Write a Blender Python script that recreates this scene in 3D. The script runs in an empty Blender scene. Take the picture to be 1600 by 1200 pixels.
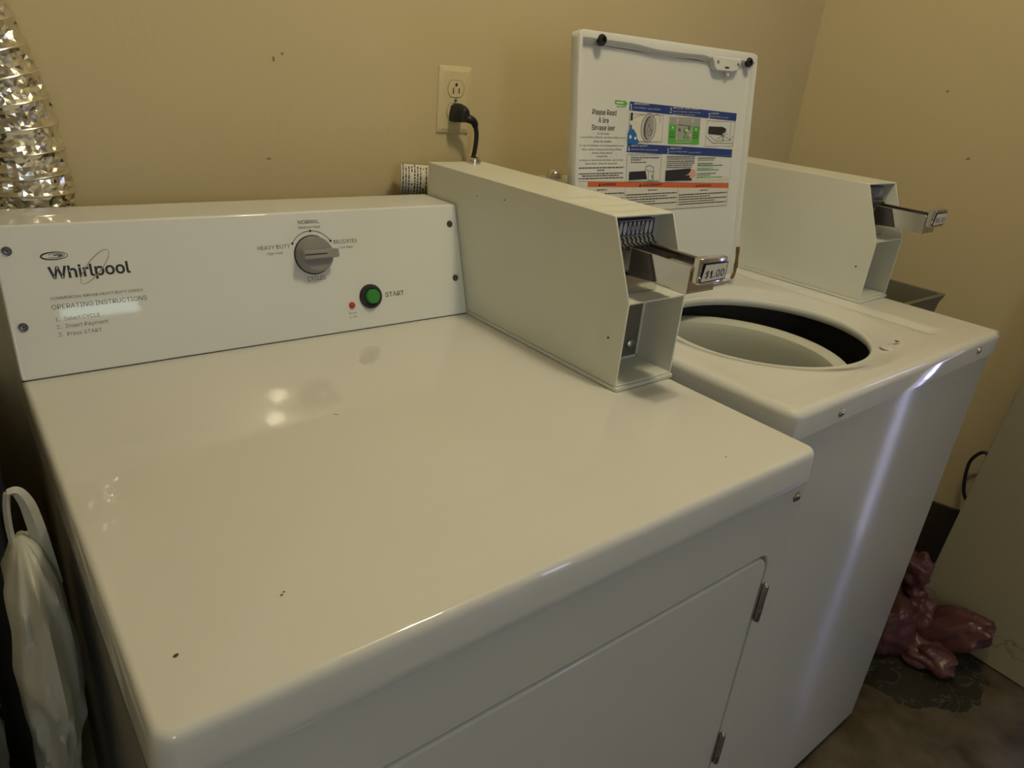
import bpy, bmesh, math, random
from mathutils import Vector, Matrix, noise
random.seed(7)
SC = bpy.context.scene
COL = SC.collection
# ------------------------------------------------------------------ camera
ZO = 0.065                       # floor level offset
cam_d = bpy.data.cameras.new('camera'); cam = bpy.data.objects.new('camera', cam_d); COL.objects.link(cam)
Rv = Vector((0.787756, -0.609790, 0.087158)); Uv = Vector((0.185563, 0.369839, 0.910377)); Fv = Vector((0.587373, 0.700981, -0.404497))
M = Matrix((Rv, Uv, -Fv)).transposed().to_4x4(); M.translation = Vector((-0.04048, -0.34567, 1.29770 + ZO))
cam.matrix_world = M
cam_d.sensor_width = 36; cam_d.lens = 1125.99 / 1600 * 36; cam_d.clip_start = .02
SC.camera = cam
# ------------------------------------------------------------------ world, exposure
w = bpy.data.worlds.new('world'); SC.world = w; w.use_nodes = True
w.node_tree.nodes['Background'].inputs[0].default_value = (.42, .48, 1.0, 1)
w.node_tree.nodes['Background'].inputs[1].default_value = 23
SC.view_settings.view_transform = 'Standard'; SC.view_settings.look = 'None'
SC.view_settings.gamma = 1; SC.view_settings.use_curve_mapping = False
SC.view_settings.exposure = 0.0
LAMP_RGB = (1.0, .875, .60)
for nm, (x, y, z, p) in {'bulb_light': (.735, -.03, 2.33, 13.5), 'bulb_light.001': (.80, -.16, 2.33, 7.5)}.items():
    ld = bpy.data.lights.new(nm, 'POINT'); ld.energy = p; ld.color = LAMP_RGB; ld.shadow_soft_size = .035
    lo = bpy.data.objects.new(nm, ld); COL.objects.link(lo); lo.location = (x, y, z + ZO)
# ------------------------------------------------------------------ materials
def nd(nt, t, **k):
    n = nt.nodes.new(t)
    for a, b in k.items(): setattr(n, a, b)
    return n
def mat(name, col, rough=.5, metal=0, noise_amt=0, noise_scale=20, bump=0, bump_scale=200, emit=None, estr=0, coat=0, spec=.5, ramp=None, trans=0):
    m = bpy.data.materials.new(name); m.use_nodes = True; nt = m.node_tree; b = nt.nodes['Principled BSDF']
    b.inputs['Base Color'].default_value = (*col, 1); b.inputs['Roughness'].default_value = rough; b.inputs['Metallic'].default_value = metal
    b.inputs['Coat Weight'].default_value = coat; b.inputs['Coat Roughness'].default_value = .05; b.inputs['Specular IOR Level'].default_value = spec
    tc = nd(nt, 'ShaderNodeTexCoord')
    if noise_amt:
        n = nd(nt, 'ShaderNodeTexNoise'); n.inputs['Scale'].default_value = noise_scale; n.inputs['Detail'].default_value = 5
        nt.links.new(tc.outputs['Object'], n.inputs['Vector'])
        mx = nd(nt, 'ShaderNodeMix', data_type='RGBA'); 
        mx.inputs[6].default_value = (*[c * (1 - noise_amt) for c in col], 1); mx.inputs[7].default_value = (*[min(1, c * (1 + noise_amt)) for c in col], 1)
        nt.links.new(n.outputs['Fac'], mx.inputs[0]); nt.links.new(mx.outputs[2], b.inputs['Base Color'])
    if bump:
        n2 = nd(nt, 'ShaderNodeTexNoise'); n2.inputs['Scale'].default_value = bump_scale; n2.inputs['Detail'].default_value = 3
        nt.links.new(tc.outputs['Object'], n2.inputs['Vector'])
        bp = nd(nt, 'ShaderNodeBump'); bp.inputs['Strength'].default_value = bump; bp.inputs['Distance'].default_value = .002
        nt.links.new(n2.outputs['Fac'], bp.inputs['Height']); nt.links.new(bp.outputs['Normal'], b.inputs['Normal'])
    if emit:
        b.inputs['Emission Color'].default_value = (*emit, 1); b.inputs['Emission Strength'].default_value = estr
    if trans: b.inputs['Transmission Weight'].default_value = trans
    return m
MT = {}
MT['enamel'] = mat('white_enamel', (.70, .71, .68), .032, bump=.006, bump_scale=160, noise_amt=.015, noise_scale=6)
MT['enamel2'] = mat('white_enamel_rough', (.66, .67, .62), .11, bump=.01, bump_scale=200, noise_amt=.015, noise_scale=8)
MT['lidpaint'] = mat('white_lid_paint', (.70, .71, .68), .30, bump=.02, bump_scale=200, noise_amt=.015, noise_scale=8)
MT['panelwhite'] = mat('white_console_paint', (.71, .73, .72), .032, bump=.003, bump_scale=200)
MT['coin'] = mat('white_powder_coat', (.72, .735, .665), .34, bump=.06, bump_scale=600, noise_amt=.03, noise_scale=12)
MT['coinin'] = mat('grey_inner_sheet', (.44, .44, .45), .35, noise_amt=.06, noise_scale=15)
MT['wall'] = mat('tan_wall_paint', (.57, .48, .28), .62, noise_amt=.035, noise_scale=2.5, bump=.22, bump_scale=90)
MT['ceil'] = mat('ceiling_paint', (.62, .57, .45), .8, noise_amt=.03)
MT['chrome'] = mat('chrome', (.72, .70, .66), .14, 1, noise_amt=.06, noise_scale=60)
MT['steel'] = mat('screw_steel', (.42, .40, .42), .32, 1, noise_amt=.1, noise_scale=200)
MT['darksteel'] = mat('dark_steel', (.16, .15, .16), .35, 1, noise_amt=.15, noise_scale=200)
MT['black'] = mat('black_rubber', (.012, .011, .014), .45, noise_amt=.1)
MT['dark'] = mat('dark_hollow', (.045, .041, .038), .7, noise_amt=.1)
MT['ink'] = mat('black_ink', (.02, .018, .025), .5, noise_amt=.05)
MT['inkgrey'] = mat('grey_ink', (.10, .095, .09), .5, noise_amt=.05)
MT['swoosh'] = mat('grey_gold_ink', (.33, .30, .22), .4, noise_amt=.05)
MT['knob'] = mat('grey_plastic', (.27, .26, .25), .38, noise_amt=.05, noise_scale=40)
MT['green'] = mat('green_button', (.035, .24, .045), .35, noise_amt=.08)
MT['red'] = mat('red_lens', (.50, .05, .02), .2, noise_amt=.08)
MT['ivory'] = mat('ivory_plastic', (.62, .54, .33), .38, noise_amt=.04, noise_scale=30)
MT['navy'] = mat('navy_enamel', (.02, .03, .09), .35, noise_amt=.1, noise_scale=80)
MT['blue'] = mat('blue_ink', (.015, .045, .22), .45, noise_amt=.05)
MT['bottle'] = mat('blue_bottle_ink', (.02, .14, .42), .45, noise_amt=.05)
MT['lgreen'] = mat('green_ink', (.10, .42, .06), .45, noise_amt=.05)
MT['lgrey'] = mat('light_grey_ink', (.36, .36, .33), .45, noise_amt=.05)
MT['orange'] = mat('orange_ink', (.66, .13, .04), .45, noise_amt=.05)
MT['paper'] = mat('label_paper', (.70, .68, .60), .45, noise_amt=.03)
MT['skin'] = mat('printed_hand_ink', (.70, .42, .33), .45, noise_amt=.03)
MT['rust'] = mat('rust', (.16, .09, .04), .8, noise_amt=.6, noise_scale=220, bump=.5, bump_scale=300)
MT['pink'] = mat('pink_plastic_bag', (.12, .047, .052), .32, noise_amt=.15, noise_scale=14, bump=.5, bump_scale=60)
MT['whitebag'] = mat('white_plastic_bag', (.47, .47, .42), .42, noise_amt=.10, noise_scale=9, bump=.4, bump_scale=45)
MT['tub'] = mat('grey_tub_plastic', (.155, .145, .11), .5, noise_amt=.12, noise_scale=12)
MT['hamper'] = mat('dark_hamper_plastic', (.03, .03, .03), .6, noise_amt=.1)
MT['basket'] = mat('basket_enamel', (.60, .62, .55), .28, bump=.02)
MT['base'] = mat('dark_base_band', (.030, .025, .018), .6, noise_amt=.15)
MT['residue'] = mat('tape_residue', (.72, .70, .62), .5, noise_amt=.05, noise_scale=90)
MT['smudge'] = mat('grey_smudge', (.60, .60, .56), .35, noise_amt=.1)
MT['speck'] = mat('dark_speck', (.07, .06, .03), .7, noise_amt=.1)
MT['dent'] = mat('chipped_plaster', (.26, .20, .12), .8, noise_amt=.2)
MT['daylight'] = mat('daylight_pane', (.5, .5, .5), .3, emit=(.66, .88, .86), estr=4.5)
MT['fill_light'] = mat('fill_light_pane', (.5, .5, .5), .3, emit=(.86, .97, .98), estr=8.5)  # glowing pane added behind the camera for cool fill
MT['daylight3'] = mat('daylight_pane_blue', (.5, .5, .5), .3, emit=(.45, .52, 1.0), estr=7)
MT['ovals'] = mat('brushed_silver', (.50, .50, .50), .45, .3, noise_amt=.05)
MT['vault'] = mat('vault_door_grey', (.16, .15, .13), .4, noise_amt=.06)
MT['wire'] = mat('duct_wire', (.78, .76, .70), .28, 1, noise_amt=.05)
MT['bulb'] = mat('bulb_glass', (.9, .9, .8), .3, emit=(1, .8, .5), estr=6)
MT['lampbase'] = mat('lamp_porcelain', (.7, .68, .62), .3, noise_amt=.03)
# crinkled foil
m = mat('crinkled_foil', (.80, .77, .70), .20, 1, noise_amt=.18, noise_scale=18); MT['foil'] = m
nt = m.node_tree; b = nt.nodes['Principled BSDF']; tc = nd(nt, 'ShaderNodeTexCoord')
vo = nd(nt, 'ShaderNodeTexVoronoi'); vo.inputs['Scale'].default_value = 45; nz = nd(nt, 'ShaderNodeTexNoise'); nz.inputs['Scale'].default_value = 40
mm = nd(nt, 'ShaderNodeMath', operation='ADD'); bp = nd(nt, 'ShaderNodeBump'); bp.inputs['Strength'].default_value = .35; bp.inputs['Distance'].default_value = .003
nt.links.new(tc.outputs['Object'], vo.inputs['Vector']); nt.links.new(tc.outputs['Object'], nz.inputs['Vector'])
nt.links.new(vo.outputs['Distance'], mm.inputs[0]); nt.links.new(nz.outputs['Fac'], mm.inputs[1]); nt.links.new(mm.outputs[0], bp.inputs['Height']); nt.links.new(bp.outputs['Normal'], b.inputs['Normal'])
# concrete floor with wet stain
m = mat('concrete_floor', (.17, .135, .09), .17, noise_amt=.0, bump=.06, bump_scale=40); MT['floor'] = m
nt = m.node_tree; b = nt.nodes['Principled BSDF']; tc = nd(nt, 'ShaderNodeTexCoord')
n1 = nd(nt, 'ShaderNodeTexNoise'); n1.inputs['Scale'].default_value = 9; n1.inputs['Detail'].default_value = 8; nt.links.new(tc.outputs['Object'], n1.inputs['Vector'])
cr = nd(nt, 'ShaderNodeValToRGB'); cr.color_ramp.elements[0].position = .35; cr.color_ramp.elements[0].color = (.065, .050, .030, 1); cr.color_ramp.elements[1].position = .7; cr.color_ramp.elements[1].color = (.16, .13, .085, 1)
nt.links.new(n1.outputs['Fac'], cr.inputs[0])
mp = nd(nt, 'ShaderNodeMapping'); mp.inputs['Location'].default_value = (-1.80, -.085, 0); mp.vector_type = 'POINT'; nt.links.new(tc.outputs['Object'], mp.inputs['Vector'])
sc_ = nd(nt, 'ShaderNodeVectorMath', operation='MULTIPLY'); sc_.inputs[1].default_value = (1 / .25, 1 / .24, 1); nt.links.new(mp.outputs[0], sc_.inputs[0])
ln = nd(nt, 'ShaderNodeVectorMath', operation='LENGTH'); nt.links.new(sc_.outputs[0], ln.inputs[0])
n2 = nd(nt, 'ShaderNodeTexNoise'); n2.inputs['Scale'].default_value = 13; n2.inputs['Detail'].default_value = 4; nt.links.new(tc.outputs['Object'], n2.inputs['Vector'])
ad = nd(nt, 'ShaderNodeMath', operation='MULTIPLY_ADD'); ad.inputs[1].default_value = .55; nt.links.new(n2.outputs['Fac'], ad.inputs[0]); nt.links.new(ln.outputs['Value'], ad.inputs[2])
r2 = nd(nt, 'ShaderNodeValToRGB'); r2.color_ramp.elements[0].position = .99; r2.color_ramp.elements[0].color = (1, 1, 1, 1); r2.color_ramp.elements[1].position = 1.03; r2.color_ramp.elements[1].color = (0, 0, 0, 1)
nt.links.new(ad.outputs[0], r2.inputs[0])
mul = nd(nt, 'ShaderNodeMix', data_type='RGBA'); 
n3 = nd(nt, 'ShaderNodeTexNoise'); n3.inputs['Scale'].default_value = 7; n3.inputs['Detail'].default_value = 6; n3.inputs['Distortion'].default_value = 2.5; nt.links.new(tc.outputs['Object'], n3.inputs['Vector'])
c3 = nd(nt, 'ShaderNodeValToRGB'); c3.color_ramp.elements[0].position = .485; c3.color_ramp.elements[0].color = (.035, .033, .024, 1); c3.color_ramp.elements[1].position = .5; c3.color_ramp.elements[1].color = (.11, .105, .09, 1)
e = c3.color_ramp.elements.new(.515); e.color = (.04, .038, .028, 1)
nt.links.new(n3.outputs['Fac'], c3.inputs[0])
nt.links.new(r2.outputs['Color'], mul.inputs[0]); nt.links.new(cr.outputs['Color'], mul.inputs[6]); nt.links.new(c3.outputs['Color'], mul.inputs[7]); nt.links.new(mul.outputs[2], b.inputs['Base Color'])
# stained board
m = mat('stained_board', (.40, .37, .27), .55, bump=.15, bump_scale=30); MT['board'] = m
nt = m.node_tree; b = nt.nodes['Principled BSDF']; tc = nd(nt, 'ShaderNodeTexCoord')
def tide(axis, scale, amp, pos, thick, off):
    sx = nd(nt, 'ShaderNodeSeparateXYZ'); nt.links.new(tc.outputs['Object'], sx.inputs[0])
    n1 = nd(nt, 'ShaderNodeTexNoise'); n1.inputs['Scale'].default_value = scale; n1.inputs['Detail'].default_value = 3
    mp_ = nd(nt, 'ShaderNodeMapping'); mp_.inputs['Location'].default_value = off; nt.links.new(tc.outputs['Object'], mp_.inputs[0]); nt.links.new(mp_.outputs[0], n1.inputs['Vector'])
    m1 = nd(nt, 'ShaderNodeMath', operation='MULTIPLY_ADD'); m1.inputs[1].default_value = amp; nt.links.new(n1.outputs['Fac'], m1.inputs[0]); nt.links.new(sx.outputs[axis], m1.inputs[2])
    m2 = nd(nt, 'ShaderNodeMath', operation='SUBTRACT'); m2.inputs[1].default_value = pos; nt.links.new(m1.outputs[0], m2.inputs[0])
    m3 = nd(nt, 'ShaderNodeMath', operation='ABSOLUTE'); nt.links.new(m2.outputs[0], m3.inputs[0])
    m4 = nd(nt, 'ShaderNodeMapRange'); m4.inputs[1].default_value = 0; m4.inputs[2].default_value = thick; m4.inputs[3].default_value = 1; m4.inputs[4].default_value = 0; nt.links.new(m3.outputs[0], m4.inputs[0])
    return m4.outputs[0]
prev = None
for (ax, scl, amp, pos, th_, off, st) in ((2, 7, .22, .215, .004, (0, 0, 0), .75), (2, 9, .20, .175, .005, (3, 0, 1), .5), (1, 4, .12, .560, .006, (1, 5, 0), .35)):
    f_ = tide(ax, scl, amp, pos, th_, off); mu = nd(nt, 'ShaderNodeMath', operation='MULTIPLY'); mu.inputs[1].default_value = st; nt.links.new(f_, mu.inputs[0])
    mx = nd(nt, 'ShaderNodeMix', data_type='RGBA'); nt.links.new(mu.outputs[0], mx.inputs[0]); mx.inputs[6].default_value = (.34, .31, .22, 1); mx.inputs[7].default_value = (.17, .13, .08, 1)
    if prev: nt.links.new(prev, mx.inputs[6])
    prev = mx.outputs[2]
nt.links.new(prev, b.inputs['Base Color'])

# ------------------------------------------------------------------ mesh helpers
def V(*a): return Vector(a)
def finish(name, bm, mats, parent=None, smooth=True, bevel=0, seg=3, angle=40, subsurf=0):
    me = bpy.data.meshes.new(name); bmesh.ops.recalc_face_normals(bm, faces=bm.faces[:]) if not bm.get('norecalc', False) else None
    bm.to_mesh(me); bm.free()
    if not isinstance(mats, (list, tuple)): mats = [mats]
    for m_ in mats: me.materials.append(MT[m_])
    o = bpy.data.objects.new(name, me); COL.objects.link(o)
    if parent: o.parent = parent
    if smooth: 
        for p in me.polygons: p.use_smooth = True
    if bevel:
        b_ = o.modifiers.new('bevel', 'BEVEL'); b_.width = bevel; b_.segments = seg; b_.limit_method = 'ANGLE'; b_.angle_limit = math.radians(angle); b_.harden_normals = True
    if subsurf:
        s_ = o.modifiers.new('sub', 'SUBSURF'); s_.levels = s_.render_levels = subsurf
    if smooth and not bevel and not subsurf:
        try: me.set_sharp_from_angle(angle=math.radians(angle))
        except Exception: pass
    return o
class BM(bmesh.types.BMesh if False else object):
    """thin wrapper round a bmesh"""
    def __init__(s): s.b = bmesh.new()
    def box(s, x0, x1, y0, y1, z0, z1, mi=0):
        vs = [s.b.verts.new((x, y, z)) for z in (z0, z1) for y in (y0, y1) for x in (x0, x1)]
        for f in ((0, 1, 3, 2), (4, 6, 7, 5), (0, 4, 5, 1), (2, 3, 7, 6), (0, 2, 6, 4), (1, 5, 7, 3)):
            fc = s.b.faces.new([vs[i] for i in f]); fc.material_index = mi
        return s
    def prism(s, pts, axis, a, b, mi=0):
        """pts 2D in the two other axes (in order), extruded a..b along axis"""
        def mk(p, t):
            if axis == 'x': return (t, p[0], p[1])
            if axis == 'y': return (p[0], t, p[1])
            return (p[0], p[1], t)
        A = [s.b.verts.new(mk(p, a)) for p in pts]; B_ = [s.b.verts.new(mk(p, b)) for p in pts]
        n = len(pts)
        fs = [s.b.faces.new(A), s.b.faces.new(B_[::-1])]
        for i in range(n): fs.append(s.b.faces.new((A[i], B_[i], B_[(i + 1) % n], A[(i + 1) % n])))
        for f in fs: f.material_index = mi
        return s
    def loft(s, rings, closed=True, cap0=True, cap1=True, mi=0):
        R_ = [[s.b.verts.new(p) for p in r] for r in rings]; n = len(R_[0])
        for a, b_ in zip(R_, R_[1:]):
            for i in range(n if closed else n - 1):
                f = s.b.faces.new((a[i], a[(i + 1) % n], b_[(i + 1) % n], b_[i])); f.material_index = mi
        if cap0: s.b.faces.new(R_[0][::-1]).material_index = mi
        if cap1: s.b.faces.new(R_[-1]).material_index = mi
        return s
    def lathe(s, prof, o, ax, n=24, mi=0, cap0=True, cap1=True):
        """prof [(r, t)] around axis ax from point o"""
        ax = Vector(ax).normalized(); t_ = ax.orthogonal().normalized(); u_ = ax.cross(t_); o = Vector(o)
        rings = [[o + ax * t + (t_ * math.cos(2 * math.pi * i / n) + u_ * math.sin(2 * math.pi * i / n)) * max(r, 1e-5) for i in range(n)] for r, t in prof]
        return s.loft(rings, True, cap0, cap1, mi)
    def tube(s, pts, r, n=10, mi=0, rf=None):
        pts = [Vector(p) for p in pts]; rings = []; prev = None
        for i, p in enumerate(pts):
            d = (pts[min(i + 1, len(pts) - 1)] - pts[max(i - 1, 0)]).normalized()
            a = d.orthogonal().normalized() if prev is None else (prev - d * prev.dot(d)).normalized(); prev = a; c = d.cross(a)
            rr = rf(i) if rf else r
            rings.append([p + (a * math.cos(2 * math.pi * k / n) + c * math.sin(2 * math.pi * k / n)) * rr for k in range(n)])
        return s.loft(rings, True, True, True, mi)
    def done(s, name, mats, parent=None, **k):
        b = s.b; me_ = finish2(name, b, mats, parent, **k); return me_
def finish2(name, b, mats, parent=None, smooth=True, bevel=0, seg=3, angle=40, subsurf=0, recalc=True):
    if recalc: bmesh.ops.recalc_face_normals(b, faces=b.faces[:])
    me = bpy.data.meshes.new(name); b.to_mesh(me); b.free()
    if not isinstance(mats, (list, tuple)): mats = [mats]
    for m_ in mats: me.materials.append(MT[m_])
    o = bpy.data.objects.new(name, me); COL.objects.link(o)
    if parent: o.parent = parent
    if smooth:
        for p in me.polygons: p.use_smooth = True
        me.set_sharp_from_angle(angle=math.radians(angle))
    if bevel:
        b_ = o.modifiers.new('bevel', 'BEVEL'); b_.width = bevel; b_.segments = seg; b_.limit_method = 'ANGLE'; b_.angle_limit = math.radians(angle); b_.harden_normals = True
    if subsurf:
        s_ = o.modifiers.new('sub', 'SUBSURF'); s_.levels = s_.render_levels = subsurf
    return o
def rrect(x0, x1, y0, y1, r, n=6):
    pts = []
    for cx, cy, a0 in ((x1 - r, y0 + r, -90), (x1 - r, y1 - r, 0), (x0 + r, y1 - r, 90), (x0 + r, y0 + r, 180)):
        for i in range(n + 1):
            a = math.radians(a0 + 90 * i / n); pts.append((cx + r * math.cos(a), cy + r * math.sin(a)))
    return pts
def smooth_path(pts, k=8):
    pts = [Vector(p) for p in pts]; out = []
    for i in range(len(pts) - 1):
        p0 = pts[max(i - 1, 0)]; p1 = pts[i]; p2 = pts[i + 1]; p3 = pts[min(i + 2, len(pts) - 1)]
        for j in range(k):
            t = j / k
            out.append(.5 * ((2 * p1) + (p2 - p0) * t + (2 * p0 - 5 * p1 + 4 * p2 - p3) * t * t + (3 * p1 - p0 - 3 * p2 + p3) * t ** 3))
    return out + [pts[-1]]
def thing(name, loc, label, cat, group=None, rotz=0):
    o = bpy.data.objects.new(name, None); COL.objects.link(o); o.location = loc; o.rotation_euler = (0, 0, rotz); o.empty_display_size = .05
    return tag(o, label, cat, group)
def tag(o, label, cat, group=None):
    o['label'] = label; o['category'] = cat
    if group: o['group'] = group
    return o
def struct(o): o['kind'] = 'structure'; return o

# flat printed work: everything in a 2D frame (u right, v up), thickness along +w
_TXT = {}
FONT = None
try:
    import os
    _fp = os.path.join(bpy.utils.resource_path('LOCAL'), 'datafiles', 'fonts', 'Inter.woff2')
    if os.path.exists(_fp): FONT = bpy.data.fonts.load(_fp)
except Exception: FONT = None
def text_geo(s, bold):
    key = (s, bold)
    if key in _TXT: return _TXT[key]
    c = bpy.data.curves.new('t', 'FONT'); c.body = s; c.font = FONT or c.font; c.size = 1; c.offset = .009 if bold == 1 else (.020 if bold == 2 else 0); c.resolution_u = 3
    o = bpy.data.objects.new('t', c); COL.objects.link(o)
    dg = bpy.context.evaluated_depsgraph_get(); me = bpy.data.meshes.new_from_object(o.evaluated_get(dg))
    vs = [v.co.copy() for v in me.vertices]; fs = [tuple(p.vertices) for p in me.polygons]
    bpy.data.objects.remove(o); bpy.data.curves.remove(c); bpy.data.meshes.remove(me)
    _TXT[key] = (vs, fs); return _TXT[key]
class Print:
    def __init__(s, O, U, Vv, lift=.0003):
        s.O = Vector(O); s.U = Vector(U).normalized(); s.V = Vector(Vv).normalized(); s.W = s.U.cross(s.V); s.l = lift
        s.b = bmesh.new(); s.mats = []; s.tk = 1.0
    def mi(s, m):
        if m not in s.mats: s.mats.append(m)
        return s.mats.index(m)
    def P(s, u, v, h=0): return s.O + s.U * u + s.V * v + s.W * (s.l + h)
    def poly(s, pts, m, h=0):
        f = s.b.faces.new([s.b.verts.new(s.P(u, v, h)) for u, v in pts]); f.material_index = s.mi(m)
    def rect(s, u0, u1, v0, v1, m, h=0): s.poly([(u0, v0), (u1, v0), (u1, v1), (u0, v1)], m, h)
    def frame(s, u0, u1, v0, v1, t, m, h=0):
        s.rect(u0, u1, v0, v0 + t, m, h); s.rect(u0, u1, v1 - t, v1, m, h); s.rect(u0, u0 + t, v0 + t, v1 - t, m, h); s.rect(u1 - t, u1, v0 + t, v1 - t, m, h)
    def line(s, pts, t, m, h=0, closed=False):
        pts = [Vector(p) for p in pts]; n = len(pts); L = []; R_ = []
        for i, p in enumerate(pts):
            if closed: d = pts[(i + 1) % n] - pts[i - 1]
            else: d = pts[min(i + 1, n - 1)] - pts[max(i - 1, 0)]
            d = Vector((-d.y, d.x)).normalized()
            tt = t(i / n) if callable(t) else t
            L.append(s.b.verts.new(s.P(*(p + d * tt / 2), h))); R_.append(s.b.verts.new(s.P(*(p - d * tt / 2), h)))
        for i in range(n if closed else n - 1):
            j = (i + 1) % n; f = s.b.faces.new((L[i], R_[i], R_[j], L[j])); f.material_index = s.mi(m)
    def ell(s, cu, cv, a, b, rot, t, m, h=0, a0=0, a1=360, n=40):
        c_, s_ = math.cos(math.radians(rot)), math.sin(math.radians(rot)); pts = []
        full = (a1 - a0) >= 360
        for i in range(n if full else n + 1):
            th = math.radians(a0 + (a1 - a0) * i / n); x = a * math.cos(th); y = b * math.sin(th); pts.append((cu + x * c_ - y * s_, cv + x * s_ + y * c_))
        if t: s.line(pts, t, m, h, full)
        else: s.poly(pts, m, h)
    def text(s, st, u, v, size=None, m='ink', align='l', bold=0, width=None, h=0, sx=1, rot=0):
        vs, fs = text_geo(st, bold)
        if not vs: return
        x0 = min(p.x for p in vs); x1 = max(p.x for p in vs)
        v -= size * (s.tk - 1) * .35; k = size * s.tk / .727            # size = cap height
        kx = (width / (x1 - x0)) if width else k * sx
        off = {'l': x0, 'c': (x0 + x1) / 2, 'r': x1}[align]
        cr_, sr_ = math.cos(rot), math.sin(rot); mi_ = s.mi(m); nv = []
        for p in vs:
            a, b = (p.x - off) * kx, p.y * k
            nv.append(s.b.verts.new(s.P(u + a * cr_ - b * sr_, v + a * sr_ + b * cr_, h)))
        for f in fs:
            try: s.b.faces.new([nv[i] for i in f]).material_index = mi_
            except ValueError: pass
    def scribble(s, u0, u1, v, hgt, m='inkgrey', h=0):
        """one line of print too small to read: word-length dashes"""
        u = u0
        while u < u1:
            w_ = min(random.uniform(.003, .009), u1 - u)
            if w_ > .001: s.rect(u, u + w_, v, v + hgt, m, h)
            u += w_ + .0012
    def done(s, name, parent): return finish2(name, s.b, s.mats, parent, smooth=False, recalc=False)

# ------------------------------------------------------------------ room
WY = .837; CX = 1.885; CEIL = 2.50
def slab(name, pts, z0, z1, m='wall'):
    b = BM(); b.prism(pts, 'z', z0, z1); return struct(b.done(name, m, smooth=False))
RW = [(CX, WY), (2.205, -.255)]                    # right wall runs at a slight angle
dx, dy = RW[1][0] - RW[0][0], RW[1][1] - RW[0][1]; L_ = math.hypot(dx, dy); ux, uy = dx / L_, dy / L_; nx, ny = -uy, ux
def rw(t, o=0): return (CX + ux * t + nx * o, WY + uy * t + ny * o)
TG0 = L_; TG1 = L_ + .055; TD = TG1 + .80; TE = 4.2
slab('floor', [(-1.3, -3.3), (4.2, -3.3), (4.2, 1.0), (-1.3, 1.0)], -.1, 0, 'floor')
slab('ceiling', [(-1.3, -3.3), (4.2, -3.3), (4.2, 1.0), (-1.3, 1.0)], CEIL, CEIL + .1, 'ceil')
slab('wall_back', [(-1.3, WY), (CX + .3, WY), (CX + .3, WY + .12), (-1.3, WY + .12)], 0, CEIL)
slab('wall_left', [(-1.1, -3.2), (-1.1, WY), (-1.22, WY), (-1.22, -3.2)], 0, CEIL)
b = BM(); b.prism([rw(0), rw(TG0), rw(TG0, .12), rw(0, .12)], 'z', 0, CEIL); b.prism([rw(TD), rw(TE), rw(TE, .12), rw(TD, .12)], 'z', 0, CEIL)
b.prism([rw(TG0), rw(TD), rw(TD, .12), rw(TG0, .12)], 'z', 2.05, CEIL); wr_ = struct(b.done('wall_right', 'wall', smooth=False))
b = BM(); b.prism([rw(TG1, .02), rw(TD - .003, .02), rw(TD - .003, .06), rw(TG1, .06)], 'z', .005, 2.045); struct(b.done('door_1', 'ceil', smooth=False))
b = BM(); b.prism([rw(0.01, -.008), rw(TG0 - .03, -.008), rw(TG0 - .03, .0), rw(0.01, .0)], 'z', 0, .33); struct(b.done('dark_band_right', 'base', bevel=.003))  # dark band along the foot of the right wall
# front wall with two openings: the first a made-up fill light, the second daylight
FY = -3.2
b = BM()
wins = [(-.75, -.15, 1.35, 2.1), (.42, .86, 2.06, 2.18)]
b.box(-1.3, 4.2, FY - .12, FY, 0, 1.35); b.box(-1.3, 4.2, FY - .12, FY, 2.18, CEIL)
b.box(-1.3, -.75, FY - .12, FY, 1.35, 2.18); b.box(-.75, -.15, FY - .12, FY, 2.10, 2.18); b.box(-.15, .42, FY - .12, FY, 1.35, 2.18); b.box(.42, .86, FY - .12, FY, 1.35, 2.06); b.box(.86, 4.2, FY - .12, FY, 1.35, 2.18)
struct(b.done('wall_front', 'wall', smooth=False))
for i, (x0, x1, z0, z1) in enumerate(wins):
    b = BM(); b.box(x0, x1, FY - .05, FY - .04, z0, z1); w_ = struct(b.done('window_%d' % (i + 1), 'fill_light' if i == 0 else 'daylight', smooth=False))
    f = BM(); t = .012
    f.box(x0, x1, FY - .04, FY + .01, z0, z0 + t); f.box(x0, x1, FY - .04, FY + .01, z1 - t, z1); f.box(x0, x0 + t, FY - .04, FY + .01, z0, z1); f.box(x1 - t, x1, FY - .04, FY + .01, z0, z1)
    f.done('window_frame', 'ceil', w_, smooth=False)
x0, x1, z0, z1 = 2.32, 2.58, .60, 1.55
b = BM(); b.box(x0, x1, FY - .01, FY + .004, z0, z1); w_ = struct(b.done('window_3', 'daylight3', smooth=False))
b = BM()
for q4 in ((x0 - .02, x1 + .02, z0 - .02, z0), (x0 - .02, x1 + .02, z1, z1 + .02), (x0 - .02, x0, z0, z1), (x1, x1 + .02, z0, z1)): b.box(q4[0], q4[1], FY - .01, FY + .02, q4[2], q4[3])
b.done('window_frame', 'ceil', w_, smooth=False)
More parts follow.
